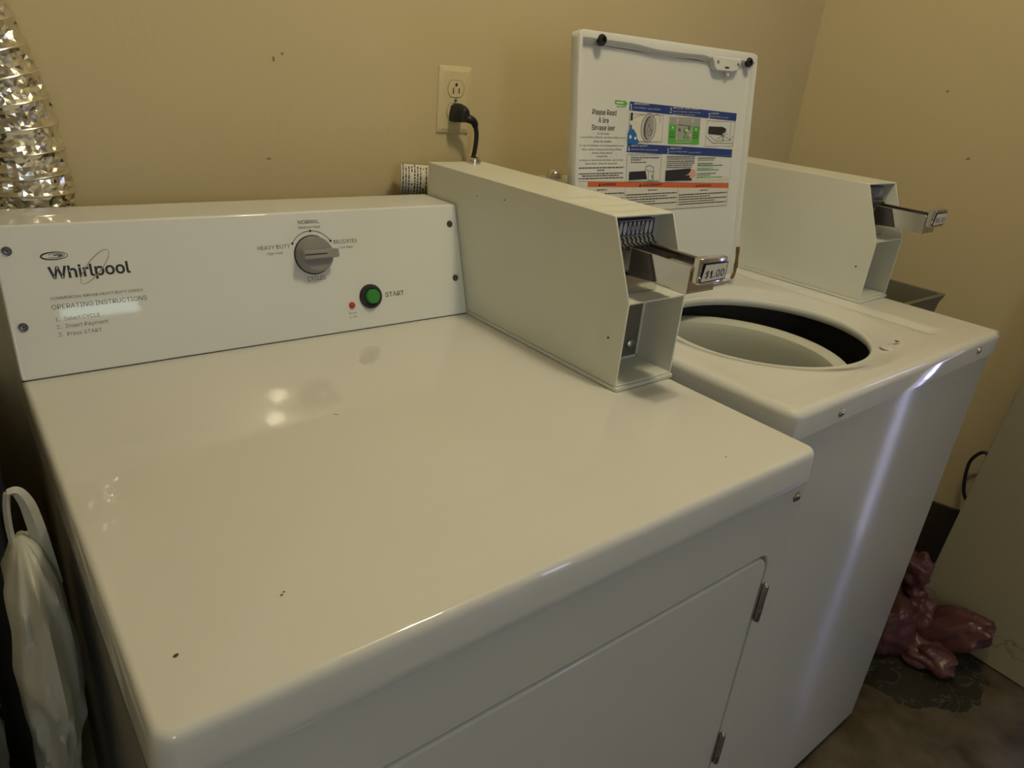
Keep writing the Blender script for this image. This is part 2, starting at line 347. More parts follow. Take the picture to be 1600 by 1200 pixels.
# chips in the plaster
def dent(x, z, w_, h_, r_=0):
    pr = Print((x, WY, z), (1, 0, 0), (0, 0, 1), .0005)
    n = 9; pr.poly([(w_ * math.cos(6.283 * i / n + r_) * random.uniform(.6, 1.1), h_ * math.sin(6.283 * i / n + r_) * random.uniform(.6, 1.1)) for i in range(n)], 'dent')
    pr.done('plaster_chip', bpy.data.objects['wall_back'])
dent(.4129, 1.2727 + ZO, .003, .005); dent(.427, 1.281 + ZO, .003, .003); dent(.3985, 1.125 + ZO, .005, .002); dent(.779, 1.171 + ZO, .002, .004); dent(.78, 1.178 + ZO, .003, .0015)
for (t_, z) in ((.485, 1.1815 + ZO), (.34, 1.329 + ZO)):
    x, y = rw(t_ if t_ != .485 else .43, -.0005)
    pr = Print((x, y, z), (ux, uy, 0), (0, 0, 1), .0005); pr.ell(0, 0, .005 if z < 1.3 else .003, .003, 20, 0, 'dent', n=9); pr.done('plaster_chip', wr_)

# ------------------------------------------------------------------ coin meter (shared by both machines)
def coin_meter(parent, xr, dy, T, dirty=True):
    """xr right side, T height of the machine top it stands on"""
    xl = xr - .1115; W_ = .1115; t = .0028
    prof = [(.2369, .006), (.2363, .121), (.2802, .2227), (.7196, .2227), (.7196, .006)]
    P = [(y + dy, T + z) for y, z in prof]
    b = BM()
    b.prism(P, 'x', xl, xl + t); b.prism(P, 'x', xr - t, xr)
    b.box(xl + t, xr - t, .2802 + dy, .7196 + dy, T + .2227 - t, T + .2227)
    b.box(xl + t, xr - t, .7196 - t + dy, .7196 + dy, T + .006, T + .2227 - t)
    b.box(xl + t, xr - t, .2369 + dy, .7196 - t + dy, T + .006, T + .006 + t)
    case = b.done('coin_meter', 'coin', parent, bevel=.0012, seg=2)
    b = BM(); b.prism(rrect(xl - .0015, xr + .0015, .233 + dy, .722 + dy, .003, 2), 'z', T + .0005, T + .0058); b.done('base_plate', 'coin', case, bevel=.0008, seg=1)
    # shelf between the two chambers
    b = BM(); b.box(xl + t, xr - t, .2372 + dy, .303 + dy, T + .119, T + .1215); b.done('divider_shelf', 'coin', case, bevel=.0005, seg=1)
    # upper back plate
    b = BM(); b.box(xl + t, xr - t, .303 + dy, .306 + dy, T + .1215, T + .2195); b.done('back_plate', 'coinin', case, smooth=False)
    b = BM(); b.box(xl + t, xr - t, .303 + dy, .306 + dy, T + .009, T + .119)
    b.done('vault_door', 'vault', case, smooth=False)
    b = BM(); b.box(xr - t - .0035, xr - t, .300 + dy, .303 + dy, T + .012, T + .119); b.box(xl + t, xr - t - .0035, .300 + dy, .303 + dy, T + .009, T + .0125); b.done('vault_frame', 'coin', case, bevel=.0006, seg=1)
    b = BM(); b.lathe([(.0085, 0), (.0085, .002), (.006, .0045), (0, .0055)], (xr - .0185, .3028 + dy, T + .030), (0, -1, 0), 20); b.done('vault_lock', 'steel', case)
    # slot plate: navy plate with eight chrome ovals
    y0 = .288 + dy; sx0, sx1 = xl + .014, xl + .085; z0, z1 = T + .192, T + .2145
    b = BM(); b.prism([(sx0, z0), (sx1, z0), (sx1, z1), (sx0 + .001, z1)], 'y', y0, y0 + .012); sp = b.done('slot_plate', 'navy', case, bevel=.001, seg=2)
    pitch = (sx1 - sx0 - .006) / 8
    pr = Print((sx0 + .003, y0, z0), (1, 0, 0), (0, 0, 1), .0004)
    for k in range(8):
        cu = pitch * (k + .5); pr.ell(cu, .0115, pitch * .38, .0088, -3, 0, 'ovals', n=20)
        if 1 < k < 6:
            pr.line([(cu - .0025, .006), (cu + .0025, .017)], .0009, 'navy', .0003); pr.line([(cu + .0025, .006), (cu - .0025, .017)], .0009, 'navy', .0004)
    pr.line([(-.001, .0015), (sx1 - sx0 - .005, .0015)], .0008, 'lgrey'); pr.line([(-.001, .0213), (sx1 - sx0 - .005, .0213)], .0008, 'lgrey')
    pr.done('coin_slot_ovals', case)
    # comb of bent wires under the ovals
    b = BM()
    for k in range(9):
        x = sx0 + .003 + pitch * k
        b.tube(smooth_path([(x, y0 + .001, z0 + .001), (x + .0015, y0 - .003, z0 - .003), (x - .0005, y0 - .005, z0 - .006), (x + .0018, y0 - .009, z0 - .009), (x + .0010, y0 - .011, z0 - .014)], 3), .0013, 6)
    b.done('comb_wires', 'black', case)
    b = BM()
    for k in range(8):
        x = sx0 + .003 + pitch * (k + .5)
        b.lathe([(.0025, 0), (.0025, .002)], (x, y0 + .001, z0 - .004), (0, -1, 0), 12); b.lathe([(.0022, 0), (.0022, .002)], (x, y0 - .003, z0 - .0095), (0, -1, 0), 12)
    b.prism([(y0 + .001, z0 + .001), (y0 - .002, z0 - .009), (y0 - .006, z0 - .0095), (y0 + .006, z0 - .011), (y0 + .006, z0 + .001)], 'x', sx0, sx1)
    b.done('slot_guide', 'ovals', case, smooth=False)
    # chrome slide
    lx, rx = xl + .029, xl + .081; tz = T + .1835; bz = T + .149; ty = .1745 + dy; by = .302 + dy
    b = BM()
    b.prism([(ty, bz), (ty, tz - .002), (ty + .003, tz), (by, tz), (by, bz + .004)], 'x', lx, lx + .0022)
    b.prism([(ty, bz), (ty, tz - .002), (ty + .003, tz), (by, tz), (by, bz + .004)], 'x', rx - .0022, rx)
    b.box(lx + .0022, rx - .0022, ty, by, tz - .008, tz - .0055)
    b.box(lx + .0022, rx - .0022, ty, by, bz, bz + .002); b.box(lx + .0022, rx - .0022, ty, ty + .002, bz + .002, tz - .009)
    sl = b.done('coin_slide', 'chrome', case, bevel=.0006, seg=2)
    b = BM(); 
    b.box(lx + .0022, lx + .006, ty + .002, by, tz - .0055, tz - .002); b.box(rx - .008, rx - .0022, ty + .002, by, tz - .0055, tz - .0005)
    for k in range(7): b.box(lx + .008 + k * .0052, lx + .0095 + k * .0052, ty + .055, by, tz - .0055, tz - .0035)
    b.done('slide_rails', 'darksteel', sl if False else case, bevel=.0004, seg=1)
    # throat collar behind the slide
    b = BM(); b.box(lx - .010, rx + .006, .268 + dy, .302 + dy, T + .1218, bz - .001); b.done('slide_housing', 'chrome', case, bevel=.002)
    b = BM(); b.prism([(.240 + dy, tz - .0005), (.225 + dy, bz + .002), (.268 + dy, bz - .001), (.268 + dy, tz - .0005)], 'x', lx - .0035, lx - .0003); b.done('slide_guard', 'darksteel', case, smooth=False)
    # curved end bracket and the price plate
    b = BM(); cz = T + .1775; hh = .0140
    pts = [(lx + .0035, .1745 + dy), (lx + .0032, .166 + dy), (lx + .006, .163 + dy), (rx - .005, .160 + dy), (rx + .000, .163 + dy), (rx + .000, .167 + dy), (rx - .005, .165 + dy), (lx + .008, .168 + dy), (lx + .0055, .170 + dy), (lx + .005, .1745 + dy)]
    b.prism([(x, y) for x, y in pts], 'z', cz - hh + .001, cz + hh + .003); b.done('end_bracket', 'chrome', case, bevel=.0008, seg=2)
    for z_ in (cz - hh - .001, cz + hh + .001):
        b = BM(); b.box(lx + .006, rx - .001, .163 + dy, .1745 + dy, z_, z_ + .0025); b.done('bracket_lip', 'chrome', case, bevel=.0008, seg=2)
    for s_ in (0, 1):
        b = BM(); b.lathe([(.003, 0), (.003, .0012), (0, .0022)], (lx + .0052 if s_ == 0 else rx - .002, .1642 + dy if s_ == 0 else .1625 + dy, cz + (-.006 if s_ == 0 else .004)), (0, -1, 0), 12); b.done('rivet', 'chrome', case)
    A = Vector((lx + .0055, .1625 + dy, 0)); B_ = Vector((rx - .0025, .160 + dy, 0)); du = (B_ - A)
    pr = Print((A.x, A.y - .0004, cz), (du.x, du.y, 0), (0, 0, 1), .0006); w_ = du.length
    q = lambda e: [(0 + e - .0010, -.0115 + e), (w_ - e - .0005, -.0095 + e), (w_ - e, .0120 - e), (.0035 + e * .6, .0115 - e)]
    pr.poly(q(0), 'navy'); pr.poly(q(.0013), 'paper', .0002); pr.text('$1.00', w_ / 2 + .0008, -.0056, .0125, 'ink', 'c', 1, width=w_ * .76, h=.0004, rot=.04)
    pr.done('price_plate', case)
    if dirty:
        # worn tape residue patches across the top, lock dome at the back
        pr = Print((xl, dy, T + .2227), (1, 0, 0), (0, 1, 0), .0002)
        for (v0, v1) in ((.395, .425), (.335, .372), (.300, .312)):
            pr.poly([(.006, v0), (.106, v0 + .004), (.104, v1), (.004, v1 - .003)], 'residue')
        pr.done('tape_residue', case)
    for (yy, zz, a_, m_) in ((.262, .068, .0024, 'speck'), (.505, .2, .002, 'dent'), (.575, .193, .0016, 'dent'), (.56, .178, .0012, 'dent'))[:4 if dirty else 1]:
        pr = Print((xl, 0, T), (0, -1, 0), (0, 0, 1), .0003); pr.ell(-(yy + dy), zz, a_, a_ * .7, 30, 0, m_, n=9); pr.done('paint_chip', case)
    b = BM(); b.lathe([(.012, 0), (.012, .002), (.0115, .008), (.009, .0105), (.0075, .0105), (.0075, .006), (0, .006)], (xl + .075, .695 + dy, T + .2227), (0, 0, 1), 24); lk = b.done('top_lock', 'chrome', case)
    b = BM(); b.box(xl + .074, xl + .076, .687 + dy, .703 + dy, T + .2287, T + .2315); b.done('key_slot', 'darksteel', case, smooth=False)
    return case

# ------------------------------------------------------------------ dryer
T = .914 + ZO
D = thing('clothes_dryer', (0, 0, 0), 'white coin-operated dryer with cycle knob and green start button, nearest the camera', 'dryer')
b = BM(); b.box(.004, .733, .016, .70, .0, T - .045); b.done('cabinet', 'enamel2', D, bevel=.004)
# top with rolled edge
b = BM(); b.loft([[(x, y, T + z) for x, y in rrect(e, .737 - e, e, .705 - e, max(.004, .016 - e), 6)] for e, z in ((.0045, -.0425), (.0008, -.0425), (0, -.0405), (.0002, -.034), (.0006, -.026), (.0012, -.018), (.0016, -.010), (.0022, -.0065), (.0033, -.0035), (.0048, -.0014), (.0066, -.0003), (.0085, 0))], True, True, True); top = b.done('top_panel', 'enamel', D, angle=60)
# front frame with rounded door opening
def framed(name, m, outer, inner, y0, y1, parent, bev=.003):
    b_ = bmesh.new(); n = len(outer)
    R_ = [[b_.verts.new((u, y, v)) for u, v in lp] for lp, y in ((outer, y1), (outer, y0), (inner, y0), (inner, y1))]
    for a, c in zip(R_, R_[1:]):
        for i in range(n): b_.faces.new((a[i], a[(i + 1) % n], c[(i + 1) % n], c[i]))
    return finish2(name, b_, m, parent, bevel=bev, angle=50)
DX0, DX1, DZ0, DZ1 = .052, .694, .30 , .7795 + ZO
framed('front_panel', 'enamel2', rrect(.004, .733, .03, T - .0435, .006, 6), rrect(DX0, DX1, DZ0, DZ1, .026, 6), .004, .018, D, .0035)
b = BM(); b.prism(rrect(DX0 + .0035, DX1 - .0035, DZ0 + .0035, DZ1 - .0035, .023, 6), 'y', .0045, .018); door = b.done('door', 'enamel2', D, bevel=.004, seg=4, angle=50)
for zc in (.702 + ZO, .44 + ZO):
    b = BM(); x = DX1 + .001
    b.lathe([(.0, -.031), (.003, -.0295), (.0042, -.027), (.0042, -.011), (.0036, -.0105), (.0036, -.0095), (.0042, -.009), (.0042, .027), (.003, .0295), (0, .031)], (x, .0005, zc), (0, 0, 1), 14)
    b.box(x - .006, x + .006, .003, .0055, zc - .026, zc + .026)
    b.done('hinge', 'steel', door)
def screw(parent, c, n_, r=.005, m='steel'):
    b = BM(); b.lathe([(r * 1.35, 0), (r * 1.35, .0006), (r, .0008), (r, .002), (r * .7, .0034), (0, .0038)], c, n_, 16); o = b.done('screw', m, parent)
    nn = Vector(n_).normalized(); c = Vector(c) + nn * .0036; t_ = nn.orthogonal().normalized(); u_ = nn.cross(t_)
    b = BM(); b.b.free(); b.b = bmesh.new(); k = 6
    b.lathe([(r * .33, 0), (r * .33, .0005)], c, n_, 6); b.done('drive_recess', 'ink', o, smooth=False)
    return o
screw(D, (.7145, .004, .853 + ZO), (0, -1, 0), .0055, 'chrome')
# left flank crease
b = BM(); b.box(.0015, .0045, .03, .69, T - .052, T - .046); b.done('side_flange', 'enamel2', D, bevel=.001)
# tiny dirt on the top
for (x, y, a_, b_, r_) in ((.0325, .066, .0022, .0015, 30), (.2792, .3432, .0035, .0006, -35), (.1138, .0865, .0012, .0008, 0), (.6133, .0477, .0012, .001, 0), (.1165, .089, .001, .0008, 0), (.715, .243, .004, .0018, 20), (.70, .236, .0015, .003, 0)):
    pr = Print((0, 0, T), (1, 0, 0), (0, 1, 0), .0003); pr.ell(x, y, a_, b_, r_, 0, 'speck', n=9); pr.done('dirt_speck', top)
pr = Print((0, 0, T), (1, 0, 0), (0, 1, 0), .0002); pr.ell(.389, .478, .016, .012, 40, 0, 'smudge', n=18); pr.done('smudge_mark', D)
# console
cyb, cyt, ch, cyk = .580, .6314, .1694, .7239
b = BM(); b.prism([(cyb, T + .001), (cyt, T + ch), (cyk, T + ch), (cyk, T + .001)], 'x', .0023, .6248); con = b.done('console', 'panelwhite', D, bevel=.003, seg=3)
n_ = Vector((0, -ch, cyt - cyb)).normalized(); vdir = Vector((0, cyt - cyb, ch)).normalized()
def cpt(x, s, h=0): return Vector((x, cyb, T)) + vdir * s + n_ * h
for x, s in ((.0152, .1487), (.0151, .0625), (.6085, .147), (.6085, .061)): screw(con, cpt(x, s), n_, .0040, 'darksteel')
b = BM(); b.box(.003, .624, cyb + .002, cyb + .02, T - .0002, T + .0012); b.done('gasket', 'ink', con, smooth=False)
# printed lettering
pr = Print((0, cyb, T), (1, 0, 0), vdir, .0003); pr.tk = 1.24
pr.text('Whirlpool', .0505, .1155, .0155, 'ink', 'l', 2, width=.0862)
pr.ell(.060, .1402, .0135, .0042, 0, lambda t: .0006 + .0013 * (.5 + .5 * math.cos(2 * math.pi * (t - .5))) ** 1, 'ink')
pr.ell(.0615, .1402, .0085, .0023, 0, .0006, 'ink', a0=-150, a1=150); pr.ell(.0635, .1402, .004, .0008, 0, .0011, 'ink', a0=-90, a1=200)
pr.ell(.0990, .1245, .0250, .0074, 48, lambda t: .0005 + .0007 * abs(math.sin(2 * math.pi * t)), 'swoosh', .0002, n=60)
pr.done('logo', con)
pr = Print((0, cyb, T), (1, 0, 0), vdir, .0003); pr.tk = 1.24
pr.text('COMMERCIAL DRYER HEAVY DUTY SERIES', .0475, .0905, .0034, 'ink', 'l', 0, width=.0985)
pr.text('OPERATING INSTRUCTIONS', .0468, .0796, .0062, 'inkgrey', 'l', 0, width=.1022)
for k, (a_, s) in enumerate((('Select CYCLE', .0655), ('Insert Payment', .0568), ('Press START', .0475))):
    pr.text('%d.' % (k + 1), .0478, s, .0052, 'inkgrey', 'l'); pr.text(a_, .0568, s, .0052, 'inkgrey', 'l', 0, width=(.0375, .045, .0365)[k])
pr.done('printed_instructions', con)
pr = Print((0, cyb, T), (1, 0, 0), vdir, .0003); pr.tk = 1.24
kx, ks = .3728, .1165
pr.text('NORMAL', .3733, .1605, .0060, 'ink', 'c', 0, width=.0315); pr.text('Medium Heat', .3733, .1540, .0040, 'inkgrey', 'c', 0, width=.032)
pr.done('dial_lettering', con); pr = Print((0, cyb, T), (1, 0, 0), vdir, .0003); pr.tk = 1.24
pr.text('HEAVY DUTY', .3413, .1290, .0062, 'ink', 'r', 0, width=.0455); pr.text('High Heat', .330, .1215, .0040, 'inkgrey', 'r', 0, width=.0225)
pr.done('dial_lettering', con); pr = Print((0, cyb, T), (1, 0, 0), vdir, .0003); pr.tk = 1.24
pr.text('DELICATES', .4066, .1300, .0062, 'ink', 'l', 0, width=.0365); pr.text('Low Heat', .414, .1225, .0040, 'inkgrey', 'l', 0, width=.0215)
pr.done('dial_lettering', con); pr = Print((0, cyb, T), (1, 0, 0), vdir, .0003); pr.tk = 1.24
pr.text('CYCLES', .3733, .0812, .0070, 'ink', 'c', 0, width=.0270)
pr.done('cycles_lettering', con); pr = Print((0, cyb, T), (1, 0, 0), vdir, .0003); pr.tk = 1.24
pr.ell(.3735, .1165, .0335, .0335, 0, .0009, 'ink', a0=32, a1=148, n=40)
for a_ in (32, 90, 148): pr.ell(.3735 + .0335 * math.cos(math.radians(a_)), .1165 + .0335 * math.sin(math.radians(a_)), .0018, .0018, 0, 0, 'ink', .0002, n=12)
pr.done('dial_arc', con); pr = Print((0, cyb, T), (1, 0, 0), vdir, .0003); pr.tk = 1.24
pr.text('START', .4785, .0450, .0080, 'ink', 'l', 1, width=.0325)
pr.done('start_lettering', con); pr = Print((0, cyb, T), (1, 0, 0), vdir, .0003); pr.tk = 1.24
pr.text('Dryer', .4219, .0262, .0034, 'inkgrey', 'c', 0, width=.0125); pr.text('In Use', .4219, .0205, .0034, 'inkgrey', 'c', 0, width=.0125)
pr.done('indicator_lettering', con)
# knob
c = cpt(kx, ks)
b = BM(); b.lathe([(.0262, .001), (.0262, .003), (.0255, .005), (.0245, .0155), (.0225, .0175), (0, .0175)], c, n_, 40); kn = b.done('cycle_knob', 'knob', con)
b = bmesh.new()
def kp(u, v, h): return c + Vector((1, 0, 0)) * u + vdir * v + n_ * h
prof = [(-.0235, .0175), (-.0235, .0275), (.0245, .0275), (.030, .0235), (.030, .0175)]
A = [b.verts.new(kp(u, -.0062, h)) for u, h in prof]; B_ = [b.verts.new(kp(u, .0062, h)) for u, h in prof]
b.faces.new(A); b.faces.new(B_[::-1])
for i in range(5): b.faces.new((A[i], B_[i], B_[(i + 1) % 5], A[(i + 1) % 5]))
finish2('grip', b, 'knob', kn, bevel=.002)
pr = Print(c, (1, 0, 0), vdir, .0277); pr.rect(-.0225, .010, -.0008, .0010, 'ink'); pr.done('pointer_line', kn)
b = BM(); b.lathe([(.0278, .0), (.0278, .0012), (.0262, .0014)], c, n_, 40); b.done('knob_skirt', 'ink', kn)
# start button, indicator
c2 = cpt(.4537, .0484)
b = BM(); b.lathe([(.0183, 0), (.0180, .003), (.0160, .0055), (.0125, .0058), (.0122, .003)], c2, n_, 36, cap1=True); sb = b.done('start_button', 'ink', con)
b = BM(); b.lathe([(.0108, .003), (.0108, .0105), (.0098, .0125), (0, .0128)], c2, n_, 30); b.done('button_cap', 'green', sb)
c3 = cpt(.4219, .0388)
b = BM(); b.lathe([(.0050, 0), (.0048, .0012), (.0040, .0030), (.0022, .0042), (0, .0046)], c3, n_, 20); b.done('indicator_light', 'red', con)
coin_meter(D, .7365, 0, T)

# ------------------------------------------------------------------ washer (own frame)
WX, WYY, WR = .7692, .0539, .0198; WW = .7057; TW = .928 + ZO; WD = .70
Wm = thing('top_load_washer', (WX, WYY, 0), 'white coin-operated top-loading washer with its lid open, beside the dryer', 'washing machine', rotz=WR)
CU, CV, EA, EB = .303, .246, .190, .172
def sstep(e0, e1, x):
    t = max(0, min(1, (x - e0) / (e1 - e0))); return t * t * (3 - 2 * t)
def hgt(x, y):
    h = 0
    # dish round the opening
    r = math.hypot((x - CU) / EA, (y - CV) / EB); h -= .011 * (1 - sstep(1.0, 1.28, r))
    # lid seat: the area left of the coin meter pedestal lies lower, with a sloped groove along it
    g = sstep(.54, .552, x) * (1 - sstep(.560, .585, x)); g *= sstep(.055, .075, y) * (1 - sstep(.50, .52, y)); h -= .0045 * g
    h -= .0015 * (1 - sstep(.55, .58, x)) * sstep(.03, .06, y) * sstep(.0, .03, x) * (1 - sstep(.455, .47, y))
    return h
N = 192; rings = []
hx0, hx1, hy0, hy1 = .012, WW - .012, .012, WD - .012
def rectpt(th):
    c_, s_ = math.cos(th), math.sin(th); x, y = CU, CV; best = 1e9
    for d_, lo, hi, o in ((c_, hx0, hx1, CU), (s_, hy0, hy1, CV)):
        if abs(d_) > 1e-9: best = min(best, ((hi if d_ > 0 else lo) - o) / d_)
    return CU + c_ * best, CV + s_ * best
# angles chosen so that the corners are hit exactly
ths = sorted([2 * math.pi * i / N for i in range(N)] + [math.atan2(y - CV, x - CU) % (2 * math.pi) for x in (hx0, hx1) for y in (hy0, hy1)])
inner = []
for th in ths:
    x, y = rectpt(th); a = math.atan2((y - CV) / EB, (x - CU) / EA); inner.append((CU + EA * math.cos(a), CV + EB * math.sin(a)))
outer = [rectpt(th) for th in ths]
zl = lambda t: t
rings.append([(CU + (x - CU) * 1.02, CV + (y - CV) * 1.02, TW - .030) for x, y in inner])
rings.append([(CU + (x - CU) * .985, CV + (y - CV) * .985, TW - .024) for x, y in inner])
rings.append([(CU + (x - CU) * .985, CV + (y - CV) * .985, TW - .0155) for x, y in inner])
K = 46
for k in range(K + 1):
    t = k / K; t = t ** 1.15
    r_ = []
    for (x0, y0), (x1, y1) in zip(inner, outer):
        x = x0 + (x1 - x0) * t; y = y0 + (y1 - y0) * t; r_.append((x, y, TW + hgt(x, y)))
    rings.append(r_)
def expand(p, e):
    x, y = p; cx = min(max(x, hx0 + 0.0), hx1); return (x, y)
# rolled outer edge, with rounded corners
def outring(e, z):
    o_ = []
    for x, y in outer:
        px, py = x, y; nx_, ny_ = 0, 0
        if abs(x - hx0) < 1e-6: nx_ = -1
        if abs(x - hx1) < 1e-6: nx_ = 1
        if abs(y - hy0) < 1e-6: ny_ = -1
        if abs(y - hy1) < 1e-6: ny_ = 1
        l_ = math.hypot(nx_, ny_); o_.append((x + nx_ / l_ * e, y + ny_ / l_ * e, z))
    return o_
for a_ in (15, 30, 45, 60, 75, 90):
    a_ = math.radians(a_); rings.append(outring(.012 * math.sin(a_), TW - .012 * (1 - math.cos(a_))))
rings.append(outring(.012, TW - .040)); rings.append(outring(.009, TW - .0415))
b = BM(); b.loft(rings, True, False, False); tp = b.done('top_panel', 'enamel', Wm, angle=60)
o1_ = rrect(.0035, WW - .0035, .008, WD - .01, .008, 4); o2_ = rrect(.0065, WW - .0065, .011, WD - .013, .006, 4)
b = BM(); b.loft([[(x, y, .03) for x, y in o2_], [(x, y, TW - .0445) for x, y in o2_], [(x, y, TW - .0445) for x, y in o1_], [(x, y, .022) for x, y in o1_]], True, False, True); cb = b.done('cabinet', 'enamel2', Wm, angle=50)
b = BM(); b.box(.03, WW - .03, .04, WD - .04, 0, .0225); b.done('toe_base', 'dark', Wm, smooth=False)
b = BM()
for q4 in ((.006, WW - .006, .012, .018), (.006, WW - .006, WD - .02, WD - .014), (.006, .012, .018, WD - .02), (WW - .012, WW - .006, .018, WD - .02)): b.box(*q4, TW - .0446, TW - .0400)
b.done('seam_gasket', 'ink', Wm, smooth=False)
screw(tp, (.1161, .0, .9025 + ZO), (0, -1, 0), .0055, 'chrome'); screw(tp, (.5979, .0, .9085 + ZO), (0, -1, 0), .0055, 'chrome')
# tub ring and basket inside
def er(s, z, n=72, ca=0): return [(CU + .004 + EA * s * math.cos(2 * math.pi * i / n), CV + .004 + EB * s * math.sin(2 * math.pi * i / n), z) for i in range(n)]
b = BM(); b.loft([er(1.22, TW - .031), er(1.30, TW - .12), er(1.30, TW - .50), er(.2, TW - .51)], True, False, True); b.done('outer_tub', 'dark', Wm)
def br(r, z, n=72): return [(CU - .046 + r * math.cos(2 * math.pi * i / n) * 1.02, CV + .020 + r * math.sin(2 * math.pi * i / n), z) for i in range(n)]
b = BM(); b.loft([br(.203, TW - .42), br(.203, TW - .082), br(.201, TW - .066), br(.194, TW - .057), br(.184, TW - .057), br(.174, TW - .064), br(.170, TW - .080), br(.180, TW - .13), br(.186, TW - .40), br(.05, TW - .42)], True, True, True); b.done('wash_basket', 'basket', Wm)
# latch strike slot on the top
b = BM(); z = TW + hgt(.38, .06)
b.box(.418, .438, .066, .082, z - .002, z + .0010); b.done('latch_slot', 'enamel', tp, bevel=.001)
b = BM(); b.prism([(x_ + .020, y_ - .012) for x_, y_ in ((.376, .098), (.384, .100), (.396, .090), (.398, .070), (.388, .068), (.384, .052), (.372, .040), (.364, .044), (.372, .056), (.376, .070), (.372, .078), (.370, .090))], 'z', z - .002, z + .0009); b.done('latch_boss', 'enamel', tp, bevel=.0012)
pr = Print((0, 0, TW), (1, 0, 0), (0, 1, 0), .0006); pr.rect(.423, .431, .070, .077, 'ink', .0008); pr.done('strike_hole', tp)
# console behind the lid
b = BM(); b.prism([(.526, TW + .001), (.579, TW + .182), (.668, TW + .182), (.668, TW + .001)], 'x', .002, .592); b.done('console', 'panelwhite', Wm, bevel=.003)
b = BM(); b.lathe([(.016, 0), (.016, .004), (.013, .011), (.007, .0155), (0, .017)], (.135, .645, TW + .182), (0, 0, 1), 24); b.done("console_cap", 'chrome', Wm)
coin_meter(Wm, .7052, -.0112, TW, False)
# lid
LL, LW = .4254, .467; tilt = math.atan2(.0559, .4217)
lid = bpy.data.objects.new('lid', None)
lb = BM()
# lid frame: x right, y up along the lid, z toward the room
def lid_outline(n=6): return rrect(0, LW, 0, LL, .014, n)
oo = lid_outline(); 
def shrink(pts, e, top_extra=True):
    o_ = []
    for x, y in pts:
        cx = min(max(x, e), LW - e); te = e
        if top_extra:
            u = x; te = e + .0035 + .0045 * sstep(.11, .19, u) * (1 - sstep(.24, .40, u)) + .004 * sstep(.30, .325, u)
        cy = min(max(y, e), LL - te); o_.append((cx, cy))
    return o_
def dense(pts, k=14):
    out = []
    for i in range(len(pts)):
        a, b_ = Vector(pts[i]), Vector(pts[(i + 1) % len(pts)]); m_ = k if (a - b_).length > .05 else 1
        for j in range(m_): out.append(tuple(a.lerp(b_, j / m_)))
    return out
od = dense(oo, 30)
rg = lambda pts, z: [(x, y, z) for x, y in pts]
mid = lambda e: [(min(max(x, e), LW - e), min(max(y, e), LL - e)) for x, y in od]
lb.loft([rg(mid(.006), -.018), rg(mid(.002), -.0165), rg(od, -.012), rg(od, 0.0), rg(mid(.0015), .0025), rg(mid(.004), .0035), rg(shrink(od, .0075), .0030), rg(shrink(od, .0095), 0.0), rg(shrink(od, .011), -.006), rg(shrink(od, .014), -.0075)], True, True, True)
lid = lb.done('lid', 'lidpaint', Wm, angle=35)
lid.location = (.0047, .4311, TW + .005); lid.rotation_euler = (math.pi / 2 - tilt, 0, 0)
ZF = -.0075
for (x, y) in ((.0475, .4130), (.4374, .4085)):
    b = BM(); b.lathe([(.0085, -.001), (.0085, .004), (.0065, .007), (.0035, .007), (.0032, .003), (0, .003)], (x, y, .001), (0, 0, 1), 20); b.done('rubber_bumper', 'black', lid)
# latch strike bracket hanging in the top right
b = BM(); b.prism([(.322, .412), (.414, .412), (.412, .404), (.402, .392), (.388, .389), (.342, .389), (.334, .394), (.330, .404)], 'z', -.008, .0045); lt = b.done('latch_bracket', 'enamel', lid, bevel=.002)
for x in (.3422, .4024):
    b = BM(); b.lathe([(.0028, 0), (.0028, .001), (0, .002)], (x, .4025, .0044), (0, 0, 1), 12); b.done('screw', 'steel', lt)
b = BM(); b.box(.364, .376, .3935, .3965, .004, .0048); b.done('latch_tongue', 'ink', lt, smooth=False)
b = BM(); b.prism([(.374, .3905), (.384, .3905), (.382, .381), (.377, .381)], 'z', -.003, .001); b.done('strike_tab', 'enamel', lt)
# rusty hinge at the lower right corner
b = BM()
pth = smooth_path([(LW - .006, .068, .004), (LW - .0065, .045, .0045), (LW - .010, .020, .005), (LW - .022, .007, .007)], 5)
b.tube(pth, .003, 8, rf=lambda i: .0026 + .0015 * random.random()); b.done('hinge', 'rust', lid)
# printed instruction sheet
pr = Print((0, 0, ZF), (1, 0, 0), (0, 1, 0), .0004); pr.tk = 1.12
def sk(u): return -(u - .13) * .028
pr.rect(.014, .4255, .1500, .206, 'paper', -.0001)
# left column
pr.text('Please Read', .0712, .3070, .0102, 'ink', 'c', 1, width=.0550); pr.text('À lire', .0695, .2950, .0098, 'ink', 'c', 1, width=.024); pr.text('Sirvase leer', .0700, .2838, .0100, 'ink', 'c', 1, width=.0535)
rows = [('ATTENTION', .2778, .028), ('If using fabric softener use Deep Water Cycle', .2725, .108), ('MISE EN GARDE', .2660, .041), ("En cas d'utilisation d'un assouplissant pour", .2600, .104), ('tissu, utiliser le programme Deep Water', .2540, .092), ("(niveau d'eau élevé)", .2485, .046),
        ('ATENCIÓN', .2430, .025), ('Si utiliza un suavizante de telas, use el ciclo', .2375, .102), ('Deep Water (Nivel de agua alto)', .2320, .074)]
for s_, v, w_ in rows: pr.text(s_, .0690, v - .0012, .0035, 'ink' if w_ < .05 else 'inkgrey', 'c', 0, width=w_)
for v, w_ in ((.2245, .110), (.2205, .016), (.2155, .106), (.2120, .086), (.2080, .108)): pr.scribble(.0680 - w_ / 2, .0680 + w_ / 2, v, .0019, 'inkgrey')
